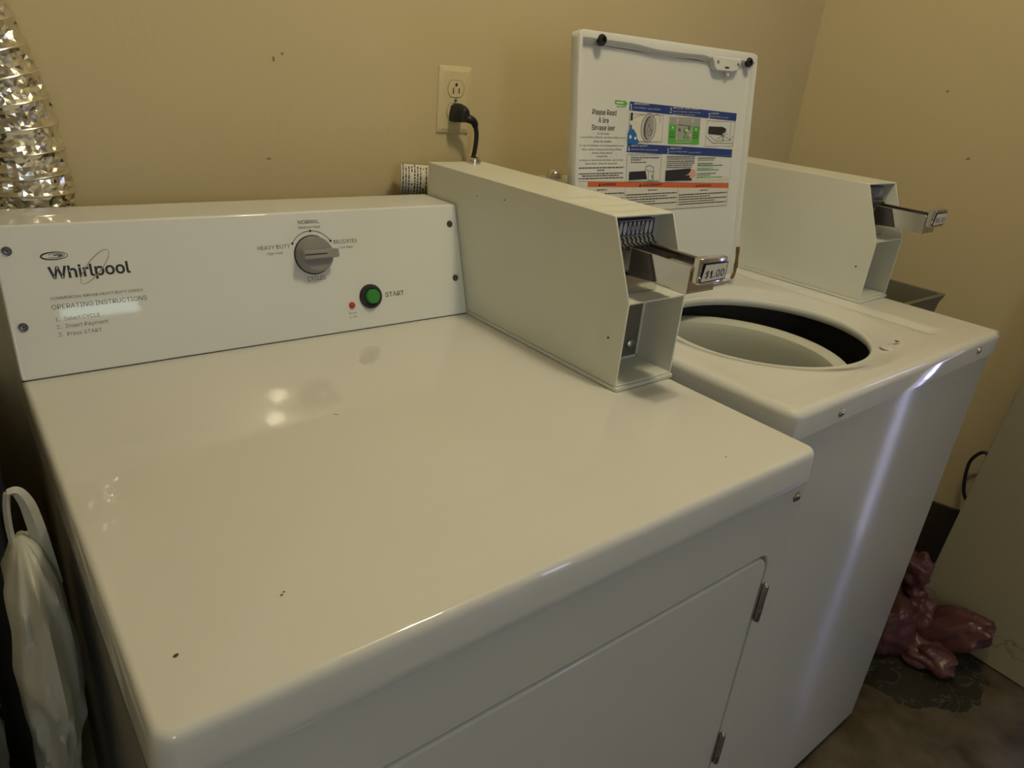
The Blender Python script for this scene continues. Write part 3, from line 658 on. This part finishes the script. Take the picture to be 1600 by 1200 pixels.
# green arrow tag
pr.poly([(.094, .3235), (.117, .3225), (.117, .3205), (.1245, .3255), (.117, .3308), (.117, .3290), (.094, .3300)], 'lgreen'); pr.rect(.097, .114, .3250, .3275, 'paper', .0002); pr.scribble(.098, .120, .3195, .0014, 'lgreen')
# blue bands (slight drop to the right, as printed skewed)
pr.poly([(.1290, .3155), (.4295, .3062), (.4295, .3200), (.1295, .3292)], 'blue'); pr.poly([(.1275, .2500), (.4262, .2403), (.4258, .2548), (.1290, .2640)], 'blue')
for n__, u, v in (('1', .1315, .3185), ('2', .2330, .3160), ('3', .3425, .3105), ('4', .1300, .2530), ('5', .2330, .2490)): pr.text(n__, u, v - .001, .0110, 'paper', 'l', 1, h=.0002, sx=.75)
for s_, u, v, w_ in (('ADD DETERGENT:', .1390, .3250, .040), ('ADD CLOTHES - DO NOT OVERLOAD:', .2405, .3222, .073), ('CLOSE LID:', .3495, .3165, .024), ('SELECT and PAY:', .1380, .2588, .042), ('PRESS START:', .2410, .2550, .032)): pr.text(s_, u, v, .0036, 'paper', 'l', 1, width=w_, h=.0002)
for s_, u, v, w_ in (('Ajouter le détergent', .1390, .3195, .032), ('Agregue detergente', .1750, .3187, .032), ('Ajouter les vêtements - Ne pas surcharger', .2405, .3168, .078), ('Agregue la ropa - No sobrecargue', .2405, .3122, .062), ('Fermer le couvercle', .3495, .3115, .030), ('Cierre la tapa', .3820, .3107, .022), ('Sélectionner et payer', .1380, .2535, .036), ('Seleccione y pague', .1770, .2527, .030), ('Appuyer sur Mise en marche', .2410, .2498, .048), ('Presione INICIO', .2930, .2482, .036)): pr.text(s_, u, v, .0026, 'paper', 'l', 0, width=w_, h=.0002)
# picture 1: drum with a detergent bottle
pr.rect(.1305, .2165, .2665, .3105, 'paper'); pr.frame(.1305, .2165, .2665, .3105, .0006, 'inkgrey', .0002)
pr.ell(.179, .289, .0240, .0200, 80, 0, 'lgrey', .0002, n=28); pr.ell(.179, .289, .0205, .0155, 80, 0, 'paper', .0003, n=28); pr.ell(.179, .289, .0195, .0130, 80, 0, 'inkgrey', .0004, n=28); pr.ell(.181, .289, .0180, .0095, 80, 0, 'lgrey', .0005, n=28)
pr.ell(.180, .298, .0035, .0045, 0, .0006, 'ink', .0006, n=16); pr.line([(.180, .294), (.176, .286), (.172, .280)], .0008, 'ink', .0006); pr.line([(.180, .294), (.186, .284)], .0008, 'ink', .0006); pr.ell(.183, .281, .006, .0035, 30, .0007, 'ink', .0006, n=16)
pr.line([(.131, .300), (.148, .306), (.166, .310)], .0007, 'inkgrey', .0003); pr.ell(.196, .289, .0225, .013, 80, .0008, 'inkgrey', .0003, a0=-60, a1=60, n=16)
pr.poly([(.1275, .264), (.149, .262), (.158, .266), (.152, .271), (.149, .279), (.142, .286), (.137, .287), (.137, .293), (.132, .293), (.132, .286), (.1275, .280)], 'bottle', .0006); pr.ell(.1345, .274, .003, .003, 0, 0, 'paper', .0008, n=12); pr.ell(.1465, .272, .003, .0025, 0, 0, 'paper', .0008, n=12); pr.rect(.133, .138, .300, .312, 'ink', .0004)
# picture 2: loaded tub between green panels
pr.rect(.2330, .3205, .2635, .3085, 'lgrey'); pr.rect(.2330, .2535, .2640, .2960, 'lgreen', .0002); pr.rect(.2985, .3205, .2632, .2940, 'lgreen', .0002); pr.rect(.2535, .2985, .2640, .2700, 'lgreen', .0002)
for u in (.2550, .2970): pr.line([(u, .306), (u, .267)], .0010, 'paper', .0004); pr.ell(u, .3035, .0016, .004, 0, 0, 'paper', .0005, n=10)
pr.line([(.256, .296), (.296, .294)], .0009, 'ink', .0004); pr.line([(.256, .267), (.296, .267)], .0009, 'paper', .0005)
for k_ in range(12):
    u, v = random.uniform(.259, .293), random.uniform(.270, .290); pr.poly([(u, v), (u + random.uniform(.003, .007), v + random.uniform(-.003, .002)), (u + random.uniform(.002, .006), v + random.uniform(.003, .007)), (u - .002, v + .004)], random.choice(['paper', 'inkgrey', 'lgrey', 'lgreen']), .0004 + k_ * .00002)
pr.ell(.243, .291, .0022, .0022, 0, 0, 'paper', .0004, n=10); pr.ell(.309, .289, .0022, .0022, 0, 0, 'paper', .0004, n=10)
for v in (.283, .279, .275): pr.scribble(.236, .250, v, .0012, 'ink', .0004); pr.scribble(.302, .317, v - .001, .0012, 'ink', .0004)
# picture 3: closing the lid
pr.frame(.3395, .4270, .2600, .3050, .0006, 'inkgrey', .0002); pr.poly([(.346, .282), (.389, .280), (.391, .285), (.399, .285), (.400, .292), (.388, .295), (.346, .295)], 'ink', .0003)
pr.line([(.341, .278), (.362, .266), (.425, .266)], .0007, 'ink', .0003); pr.line([(.350, .279), (.372, .270), (.415, .271), (.425, .280)], .0007, 'inkgrey', .0003); pr.line([(.392, .291), (.393, .270)], .0016, 'ink', .0004); pr.line([(.375, .274), (.405, .283), (.400, .290)], .0008, 'inkgrey', .0003); pr.line([(.375, .283), (.420, .272)], .0007, 'ink', .0003); pr.line([(.413, .303), (.415, .270)], .0006, 'inkgrey', .0003)
# picture 4 and 5
pr.frame(.1290, .2180, .2000, .2470, .0006, 'inkgrey', .0002)
pr.text('Select Water Temperature. Press for options.', .1370, .2435, .0022, 'inkgrey', 'l', 0, width=.077, h=.0002); pr.scribble(.139, .212, .2400, .0015, 'inkgrey', .0002); pr.scribble(.139, .165, .2365, .0015, 'inkgrey', .0002); pr.scribble(.139, .178, .2325, .0015, 'inkgrey', .0002)
pr.poly([(.1365, .2040), (.1365, .2180), (.1780, .2190), (.1830, .2050)], 'ink', .0003); pr.line([(.178, .221), (.178, .226), (.188, .228), (.199, .225), (.200, .203), (.186, .203), (.186, .219), (.178, .221)], .0009, 'ink', .0003); pr.line([(.188, .219), (.199, .217)], .0007, 'ink', .0003); pr.line([(.133, .2025), (.212, .2015)], .0008, 'lgreen', .0003); pr.line([(.195, .212), (.197, .206)], .002, 'inkgrey', .0004)
pr.frame(.2320, .4260, .1990, .2440, .0004, 'lgrey', .0002)
for v in (.2410, .2375, .2335, .2300, .2265, .2230): pr.scribble(.2345, .312 if v > .2299 else .306, v, .0016, 'inkgrey' if v not in (.2335,) else 'ink', .0003)
for v, m_ in ((.2385, 'ink'), (.2352, 'lgreen'), (.2290, 'ink'), (.2255, 'ink'), (.2205, 'lgreen'), (.2175, 'lgreen'), (.2110, 'ink'), (.2075, 'lgreen'), (.2040, 'lgreen')): pr.scribble(.3220, .3220 + random.uniform(.04, .095), v, .0016, 'inkgrey' if m_ == 'ink' else m_, .0003)
pr.poly([(.2320, .2005), (.2320, .2190), (.3010, .2215), (.3060, .2175), (.3080, .2000)], 'ink', .0004)
pr.poly([(.287, .2085), (.298, .2125), (.305, .2200), (.312, .2200), (.318, .2150), (.319, .2070), (.308, .2040), (.300, .2050), (.302, .2085), (.296, .2100)], 'skin', .0006)
# orange warning bar and three boxes
pr.poly([(.0385, .1960), (.4250, .1835), (.4245, .1925), (.0385, .2045)], 'orange', .0002)
pr.poly([(.0145, .1965), (.0385, .1960), (.0385, .2045), (.0145, .2050)], 'paper', .0002)
for s_, u, v, w_ in (('WARNING', .0880, .1965, .035), ('AVERTISSEMENT', .1980, .1928, .055), ('ADVERTENCIA', .3480, .1878, .041)):
    pr.text(s_, u, v + .0004, .0052, 'ink', 'c', 1, width=w_, h=.0005); pr.poly([(u - w_ / 2 - .0075, v), (u - w_ / 2 - .0015, v), (u - w_ / 2 - .0045, v + .0055)], 'ink', .0005)
def bl(u): return (.2045 - (u - .0385) * .031) - .009
for u in (.0145, .1285, .2700, .4240): pr.line([(u, bl(u) + (.009 if u in (.0145,) else 0)), (u, .1515)], .0006, 'inkgrey', .0003)
pr.line([(.0145, .2050), (.4240, .1925)], .0005, 'inkgrey', .0003); pr.line([(.0145, .1515), (.4240, .1505)], .0006, 'inkgrey', .0003)
for c0, c1 in ((.018, .126), (.132, .267), (.274, .421)):
    u_ = (c0 + c1) / 2; pr.scribble(u_ - .012, u_ + .012, bl(u_) - .005, .0018, 'inkgrey', .0003)
    for k_ in range(6): 
        v = bl(u_) - .0115 - k_ * .0043
        if v > .1535: pr.scribble(c0, c1 - (0 if k_ % 2 == 0 else random.uniform(.02, .08)), v - (0 if k_ else 0), .0017, 'ink' if k_ % 2 == 0 else 'inkgrey', .0003)
pr.done('instruction_label', lid)

# ------------------------------------------------------------------ outlet, plug and cord
OX, OZ = .7471, 1.2276 + ZO
O = thing('wall_outlet', (OX, WY, OZ), 'ivory duplex wall outlet with one black plug in its lower socket', 'outlet')
b = BM(); b.loft([[(x, y_, z) for x, z in rrect(-.0355 + e, .0355 - e, -.0575 + e, .0575 - e, .003, 4)] for e, y_ in ((0, 0), (0, -.0015), (.0015, -.0028), (.0085, -.0055), (.010, -.0056))], True, True, True); b.done('cover_plate', 'ivory', O, angle=12)
for s_ in (1, -1):
    b = BM(); pts = [(.0172 * math.cos(a), s_ * .0195 + max(-.0140, min(.0140, .0172 * math.sin(a)))) for a in [2 * math.pi * i / 32 for i in range(32)]]
    b.prism(pts, 'y', -.0068, -.005); rc = b.done('receptacle', 'ivory', O, bevel=.0006, seg=1)
    pr = Print((0, -.0068, s_ * .0195), (1, 0, 0), (0, 0, 1), .0003)
    pr.rect(-.0072, -.0052, -.0085, .0018, 'ink'); pr.rect(.0052, .0072, -.0075, .0018, 'ink'); pr.ell(0, .0072, .0026, .003, 0, 0, 'ink', n=14)
    pr.done('slots', rc)
    pr = Print((0, -.0055, s_ * .0195), (1, 0, 0), (0, 0, 1), .0003); 
    pr.line([(p[0] * 1.05, (p[1] - s_ * .0195) * 1.05) for p in pts], .0008, 'dent', closed=True); pr.done('socket_outline', O)
b = BM(); b.lathe([(.0032, .0050), (.0032, .0062), (0, .0068)], (0, 0, 0), (0, -1, 0), 14); b.done('cover_screw', 'steel', O)
Pc = thing('power_cord', (OX, WY - .007, OZ - .0195), 'black power cord plugged into the ivory outlet, running down behind the dryer coin meter', 'power cord')
b = BM(); sec = [(-.0115, -.0165), (.0115, -.0165), (.0140, -.006), (.0105, .010), (.004, .0155), (-.004, .0155), (-.0105, .010), (-.0140, -.006)]
b.loft([[(x * 1.0, -.0002, z * 1.0) for x, z in sec], [(x, -.014, z) for x, z in sec], [(x * .9 + .002, -.026, z * .85 - .001) for x, z in sec], [(x * .6 + .003, -.033, z * .6 - .002) for x, z in sec]]); b.done('plug', 'black', Pc, bevel=.0015, seg=2)
b = BM(); b.tube(smooth_path([(.004, -.022, -.006), (.013, -.029, -.009), (.021, -.031, -.013), (.0255, -.031, -.021)], 5), .007, 10, rf=lambda i: .0085 - .00022 * i + .0006 * (i % 2)); b.done('strain_relief', 'black', Pc)
b = BM(); b.tube(smooth_path([(.0245, -.031, -.019), (.029, -.031, -.035), (.0285, -.030, -.060), (.024, -.029, -.090), (.024, -.030, -.13), (.028, -.035, -.20), (.030, -.040, -.45), (.030, -.040, -.80), (.030, -.040, -1.19), (.05, -.045, -1.262)], 8), .0042, 10); b.done('cable', 'black', Pc)

# ------------------------------------------------------------------ foil duct
path = smooth_path([(.061, .782, .02), (.061, .782, .6), (.061, .782, 1.06 + ZO), (.060, .782, 1.12 + ZO), (.052, .782, 1.19 + ZO), (.036, .782, 1.26 + ZO), (.013, .781, 1.33 + ZO), (-.022, .779, 1.42 + ZO), (-.09, .774, 1.56 + ZO), (-.19, .77, 1.75 + ZO), (-.26, .77, 2.0 + ZO), (-.28, .77, CEIL - .002)], 16)
cum = [0]
for a, c_ in zip(path, path[1:]): cum.append(cum[-1] + (c_ - a).length)
def at(d):
    d = max(0, min(d, cum[-1]))
    for i in range(len(cum) - 1):
        if cum[i + 1] >= d:
            t = (d - cum[i]) / max(1e-9, cum[i + 1] - cum[i]); return path[i].lerp(path[i + 1], t)
    return path[-1].copy()
def duct_frame(d):
    p = at(d); q_ = (at(d + .012) - at(d - .012)).normalized(); a = Vector((0, 1, 0)); a = (a - q_ * a.dot(q_)).normalized(); return p, a, q_.cross(a)
pitch = .0285; Ltot = cum[-1]; ROWS = 6; step = pitch / ROWS; nseg = int(Ltot / step); NA = 60; rings = []
for i in range(nseg + 1):
    d = i * step; ph = (d / pitch) % 1; bulge = math.sin(math.pi * ph); r_ = []
    fr = duct_frame(d)
    for k in range(NA):
        th = 2 * math.pi * k / NA; dd = d + pitch * th / (2 * math.pi)      # rows follow the helix
        p, a, c_ = fr
        v = Vector((math.cos(th) * 3.6, math.sin(th) * 3.6, d * 80))
        R0 = .0525 - bulge * (.0015 + .0085 * abs(noise.noise(v)) + .0035 * noise.noise(v * 2.3))
        r_.append(p + (a * math.cos(th) + c_ * math.sin(th)) * R0 + Vector((0, 0, .0030 * noise.noise(v * 1.3) * bulge)))
    rings.append(r_)
b = BM(); b.loft(rings, True, False, False)
bmesh.ops.triangulate(b.b, faces=b.b.faces[:])
DU = tag(b.done('foil_duct', 'foil', smooth=False), 'crinkled silver foil exhaust duct rising up the tan wall behind the dryer', 'duct')
b = BM()
for i in range(int(Ltot / pitch) + 1):
    p, a, c_ = duct_frame(i * pitch); ring = [p + (a * math.cos(2 * math.pi * k / 40) + c_ * math.sin(2 * math.pi * k / 40)) * .0518 for k in range(41)]
    if .95 < p.z < 1.6:
        w_ = BM(); w_.tube(ring, .0013, 6); w_.done('duct_hoop', 'wire', DU)

# labelled pipe behind the console
Pp = thing('labeled_pipe', (.642, .787, 0), 'silver pipe elbow wrapped in a printed white label, behind the dryer coin meter', 'pipe', rotz=math.radians(-27))
b = BM(); b.tube(smooth_path([(.005, 0, 1.0975 + ZO), (.03, 0, 1.0975 + ZO), (.050, .0, 1.090 + ZO), (.056, 0, 1.065 + ZO), (.056, 0, .9), (.056, 0, .02), (.056, 0, .0)], 6), .0235, 24); b.done('pipe_body', 'chrome', Pp)
b = BM(); b.lathe([(.0, -.0305), (.022, -.030), (.0262, -.028), (.0262, .018)], (.0035, 0, 1.0975 + ZO), (1, 0, 0), 32); b.done('end_cap', 'chrome', Pp)
pr = bmesh.new(); mts = ['paper', 'ink']; cz_ = 1.0975 + ZO
def cyl(x, th, r_=.0267): return (x, -r_ * math.cos(th), cz_ + r_ * math.sin(th))
for i in range(24):
    t0, t1 = -1.5 + 2.75 * i / 24, -1.5 + 2.75 * (i + 1) / 24
    pr.faces.new([pr.verts.new(p) for p in (cyl(-.0265, t0), cyl(.030, t0), cyl(.030, t1), cyl(-.0265, t1))]).material_index = 0
for c_ in range(11):
    x = -.0245 + c_ * .005; th = -1.35
    while th < 1.0:
        l_ = random.uniform(.05, .28)
        if not (c_ % 4 == 3 and random.random() < .6):
            k_ = max(1, int(l_ / .06))
            for j in range(k_):
                t0, t1 = th + l_ * j / k_, th + l_ * (j + 1) / k_
                pr.faces.new([pr.verts.new(p) for p in (cyl(x, t0, .0270), cyl(x + .0022, t0, .0270), cyl(x + .0022, t1, .0270), cyl(x, t1, .0270))]).material_index = 1
        th += l_ + .05
finish2('printed_label', pr, mts, Pp, smooth=False)

# ------------------------------------------------------------------ grey tub right of the washer
U = thing('utility_tub', (0, 0, 0), 'grey plastic utility tub standing behind the right rear corner of the washer', 'tub')
b = bmesh.new(); X0, X1, Y0, Y1, Z1 = 1.50, 1.827, .305, .66, .887 + ZO
lp = [rrect(X0 + .03, X1 - .03, Y0 + .03, Y1 - .03, .03), rrect(X0 + .005, X1 - .005, Y0 + .005, Y1 - .005, .02), rrect(X0, X1, Y0, Y1, .012), rrect(X0 + .012, X1 - .012, Y0 + .012, Y1 - .012, .012), rrect(X0 + .045, X1 - .045, Y0 + .045, Y1 - .045, .03)]
zs = [Z1 - .30, Z1 - .02, Z1, Z1, Z1 - .28]
R_ = [[b.verts.new((x, y, z)) for x, y in l] for l, z in zip(lp, zs)]
for a, c_ in zip(R_, R_[1:]):
    for i in range(len(a)): b.faces.new((a[i], a[(i + 1) % len(a)], c_[(i + 1) % len(a)], c_[i]))
b.faces.new(R_[0][::-1]); b.faces.new(R_[-1]); finish2('basin', b, 'tub', U, angle=50)
for x in (X0 + .05, X1 - .05):
    for y in (Y0 + .05, Y1 - .05):
        b = BM(); b.lathe([(.014, 0), (.016, Z1 - .29)], (x, y, 0), (0, 0, 1), 12); b.done('leg', 'tub', U)

# ------------------------------------------------------------------ leaning stained board
Bd = BM(); bw, bh, bt = .32, 1.25, .035
Bd.box(-bt * 0, bt, 0, bw, 0, bh); bo = Bd.done('leaning_board', 'board', None, bevel=.0015, seg=1)
bo.location = (1.962, .165 - bw, 0.0); bo.rotation_euler = (math.radians(2.4), math.radians(1.5), 0)
tag(bo, 'water-stained off-white board leaning upright at the right edge, beside the pink bag', 'board')
# cord loop behind the board
b = BM(); b.tube(smooth_path([(2.085, .10, .02), (2.06, .12, .25), (2.03, .128, .43), (2.015, .150, .475 + ZO), (2.012, .180, .44 + ZO), (2.015, .170, .355 + ZO), (2.018, .145, .325 + ZO), (2.022, .120, .36 + ZO), (2.03, .09, .42 + ZO), (2.06, .05, .3), (2.09, .04, .02)], 8), .0045, 8)
tag(b.done('extension_cord', 'black'), 'black cord looped out from behind the stained board', 'cord')

# ------------------------------------------------------------------ pink bag on the floor
def blob(c, rx, ry, rz, seed, amp=.18, n=40, m_=28, fold=6, axis=None, pinch=None):
    b_ = BM(); rings = []; c = Vector(c)
    for j in range(1, m_):
        ph = math.pi * j / m_; r_ = []
        for i in range(n):
            th = 2 * math.pi * i / n; d = Vector((math.sin(ph) * math.cos(th), math.sin(ph) * math.sin(th), math.cos(ph)))
            f = 1 + amp * noise.noise(d * 1.7 + Vector((seed, 0, 0))) + .05 * (1 - 4 * abs(noise.noise(d * 3.1 + Vector((0, seed, 0))))) + .07 * (1 - abs(noise.noise(Vector((math.cos(th) * fold, math.sin(th) * fold, ph * 1.5 + seed)))) * 2) * math.sin(ph)
            if pinch: f *= pinch(j / m_)
            p = Vector((d.x * rx, d.y * ry, d.z * rz)) * f
            if axis: p = axis @ p
            p = c + p; p.z = max(p.z, .001 + .002 * (i % 2)); r_.append(p)
        rings.append(r_)
    return b_.loft(rings)
Pb = thing('plastic_bag', (1.84, .10, 0), 'knotted pink plastic bag lying on the wet floor between washer and stained board', 'bag')
A1 = Matrix.Rotation(math.radians(10), 3, 'X')
blob((-.035, .085, .062), .095, .085, .095, 3.1, .22).done('bag_body', 'pink', Pb, angle=70)
A2 = Matrix.Rotation(math.radians(52), 3, 'X') @ Matrix.Rotation(math.radians(-6), 3, 'Y')
blob((.050, -.045, .082), .066, .062, .150, 7.7, .28, fold=11, axis=A2, pinch=lambda t: .72 + .38 * t).done('bag_fold', 'pink', Pb, angle=70)
blob((-.02, -.045, .032), .052, .066, .036, 12.3, .5, fold=8).done('bag_fold', 'pink', Pb, angle=70)
blob((.020, .050, .160), .026, .026, .022, 4.4, .4, n=24, m_=16).done('knot', 'pink', Pb, angle=70)
blob((.022, .068, .215), .044, .042, .055, 9.4, .45, fold=6, axis=Matrix.Rotation(math.radians(-15), 3, 'Y'), pinch=lambda t: 1.15 - .45 * t).done('bag_ear', 'pink', Pb, angle=70)
blob((.015, .030, .115), .050, .050, .070, 5.9, .35, fold=7, pinch=lambda t: .55 + .65 * t).done('bag_neck', 'pink', Pb, angle=70)

# ------------------------------------------------------------------ white bags left of the dryer, on a dark hamper
H = thing('laundry_hamper', (-.34, .21, 0), 'dark plastic hamper left of the dryer with white bags on it', 'hamper')
b = BM(); b.loft([[(x, y, z) for x, y in rrect(-a, a, -c_, c_, .04)] for a, c_, z in ((.24, .20, 0), (.29, .24, .46), (.305, .25, .465), (.305, .25, .50))]); b.done('basket_body', 'hamper', H, angle=40)
def bag(name, loc, outline, ry, seed, label, handles=None):
    """outline: list of (z, x0, x1) seen from the front"""
    B = thing(name, loc, label, 'bag', 'white plastic bags on the hamper')
    zs = [o[0] for o in outline]; rings = []; n = 40; K_ = 60
    for k in range(K_ + 1):
        z = zs[0] + (zs[-1] - zs[0]) * k / K_
        for o0, o1 in zip(outline, outline[1:]):
            if min(o0[0], o1[0]) - 1e-9 <= z <= max(o0[0], o1[0]) + 1e-9:
                t = (z - o0[0]) / (o1[0] - o0[0]); xa = o0[1] + (o1[1] - o0[1]) * t; xb = o0[2] + (o1[2] - o0[2]) * t; yy = (o0[3] + (o1[3] - o0[3]) * t)
        r_ = []
        for i in range(n):
            th = 2 * math.pi * i / n; f = 1 + .16 * noise.noise(Vector((math.cos(th) * 2.0, math.sin(th) * 2.0 + seed, z * 9))) - .35 * abs(noise.noise(Vector((math.cos(th) * 2.6 + z * 6, math.sin(th) * 2.6 - z * 4, z * 11 + seed))))
            x = (xa + xb) / 2 + (xb - xa) / 2 * math.cos(th) * f; x = min(x, -.004 - loc[0]); r_.append((x, yy * math.sin(th) * f, z))
        rings.append(r_)
    b = BM(); b.loft(rings); b.done('bag_body', 'whitebag', B, angle=70)
    if handles:
        for hi_, hp in enumerate(handles):
            b_ = BM(); pts = smooth_path(hp, 6); rr = []
            for i, p in enumerate(pts):
                d = (pts[min(i + 1, len(pts) - 1)] - pts[max(i - 1, 0)]).normalized(); s_ = Vector((0, 1, 0)); t_ = d.cross(s_).normalized(); w_ = (.0028 if hi_ == 0 else .0032 + .0035 * math.sin(1.57 * min(1, i / len(pts) * 1.4)))
                rr.append([p + t_ * w_ + s_ * .001, p + s_ * .004, p - t_ * w_ + s_ * .001, p - s_ * .003])
            b_.loft(rr); b_.done('handle', 'whitebag', B, angle=60)
    return B
zz = ZO
bag('shopping_bag', (-.035, .32, .50), [(.0, -.035, .022, .05), (.12, -.030, .012, .07), (.22, -.028, .012, .09), (.27, -.028, .025, .10), (.33, -.026, .028, .10), (.40, -.019, .024, .07), (.43, -.010, .014, .030), (.438, -.006, .009, .012), (.442, -.002, .004, .004)], .1, 2.2,
    'white plastic shopping bag with its looped handle up, tight against the dryer side',
    [[(-.005, 0, .435), (-.005, .0, .455), (-.0035, 0, .475), (-.001, 0, .488)], [(-.001, 0, .488), (.006, 0, .487), (.011, 0, .474), (.0135, 0, .455), (.016, 0, .425), (.019, 0, .38)]])
bag('shopping_bag', (-.125, .30, .50), [(.0, -.06, .035, .08), (.15, -.06, .040, .10), (.28, -.05, .048, .10), (.36, -.035, .035, .07), (.41, -.01, .012, .03)], .1, 8.1,
    'plain white bag cut off by the left frame edge, left of the handled bag')
Kb = thing('gap_darkener', (-.34, .64, 0), 'black cabinet added to darken the gap left of the dryer, behind the white bags', 'cabinet')  # filler cabinet, added only to keep the gap beside the dryer dark
b = BM(); b.box(-.29, .305, -.12, .15, .0, .93); b.done('cabinet_body', 'hamper', Kb, bevel=.004)
b = BM(); b.box(-.28, .295, -.135, -.1202, .04, .91); dd_ = b.done('door', 'hamper', Kb, bevel=.004)
b = BM(); b.tube([(.25, -.136, .5), (.25, -.15, .51), (.25, -.15, .61), (.25, -.136, .62)], .005, 8); b.done('handle', 'darksteel', dd_)

# ------------------------------------------------------------------ ceiling lamp (above the frame)
Lp = thing('ceiling_lamp', (.768, -.095, CEIL), 'white two-bulb ceiling lamp above the machines', 'lamp')
b = BM(); b.lathe([(.09, 0), (.085, .02), (.03, .035), (0, .036)], (0, 0, 0), (0, 0, -1), 32); b.done('canopy', 'lampbase', Lp)
for (x, y) in ((.735, -.03), (.80, -.16)):
    b = BM(); b.lathe([(.018, .02), (.018, .07)], (x - .768, y + .095, 0), (0, 0, -1), 20); b.done('socket', 'lampbase', Lp)
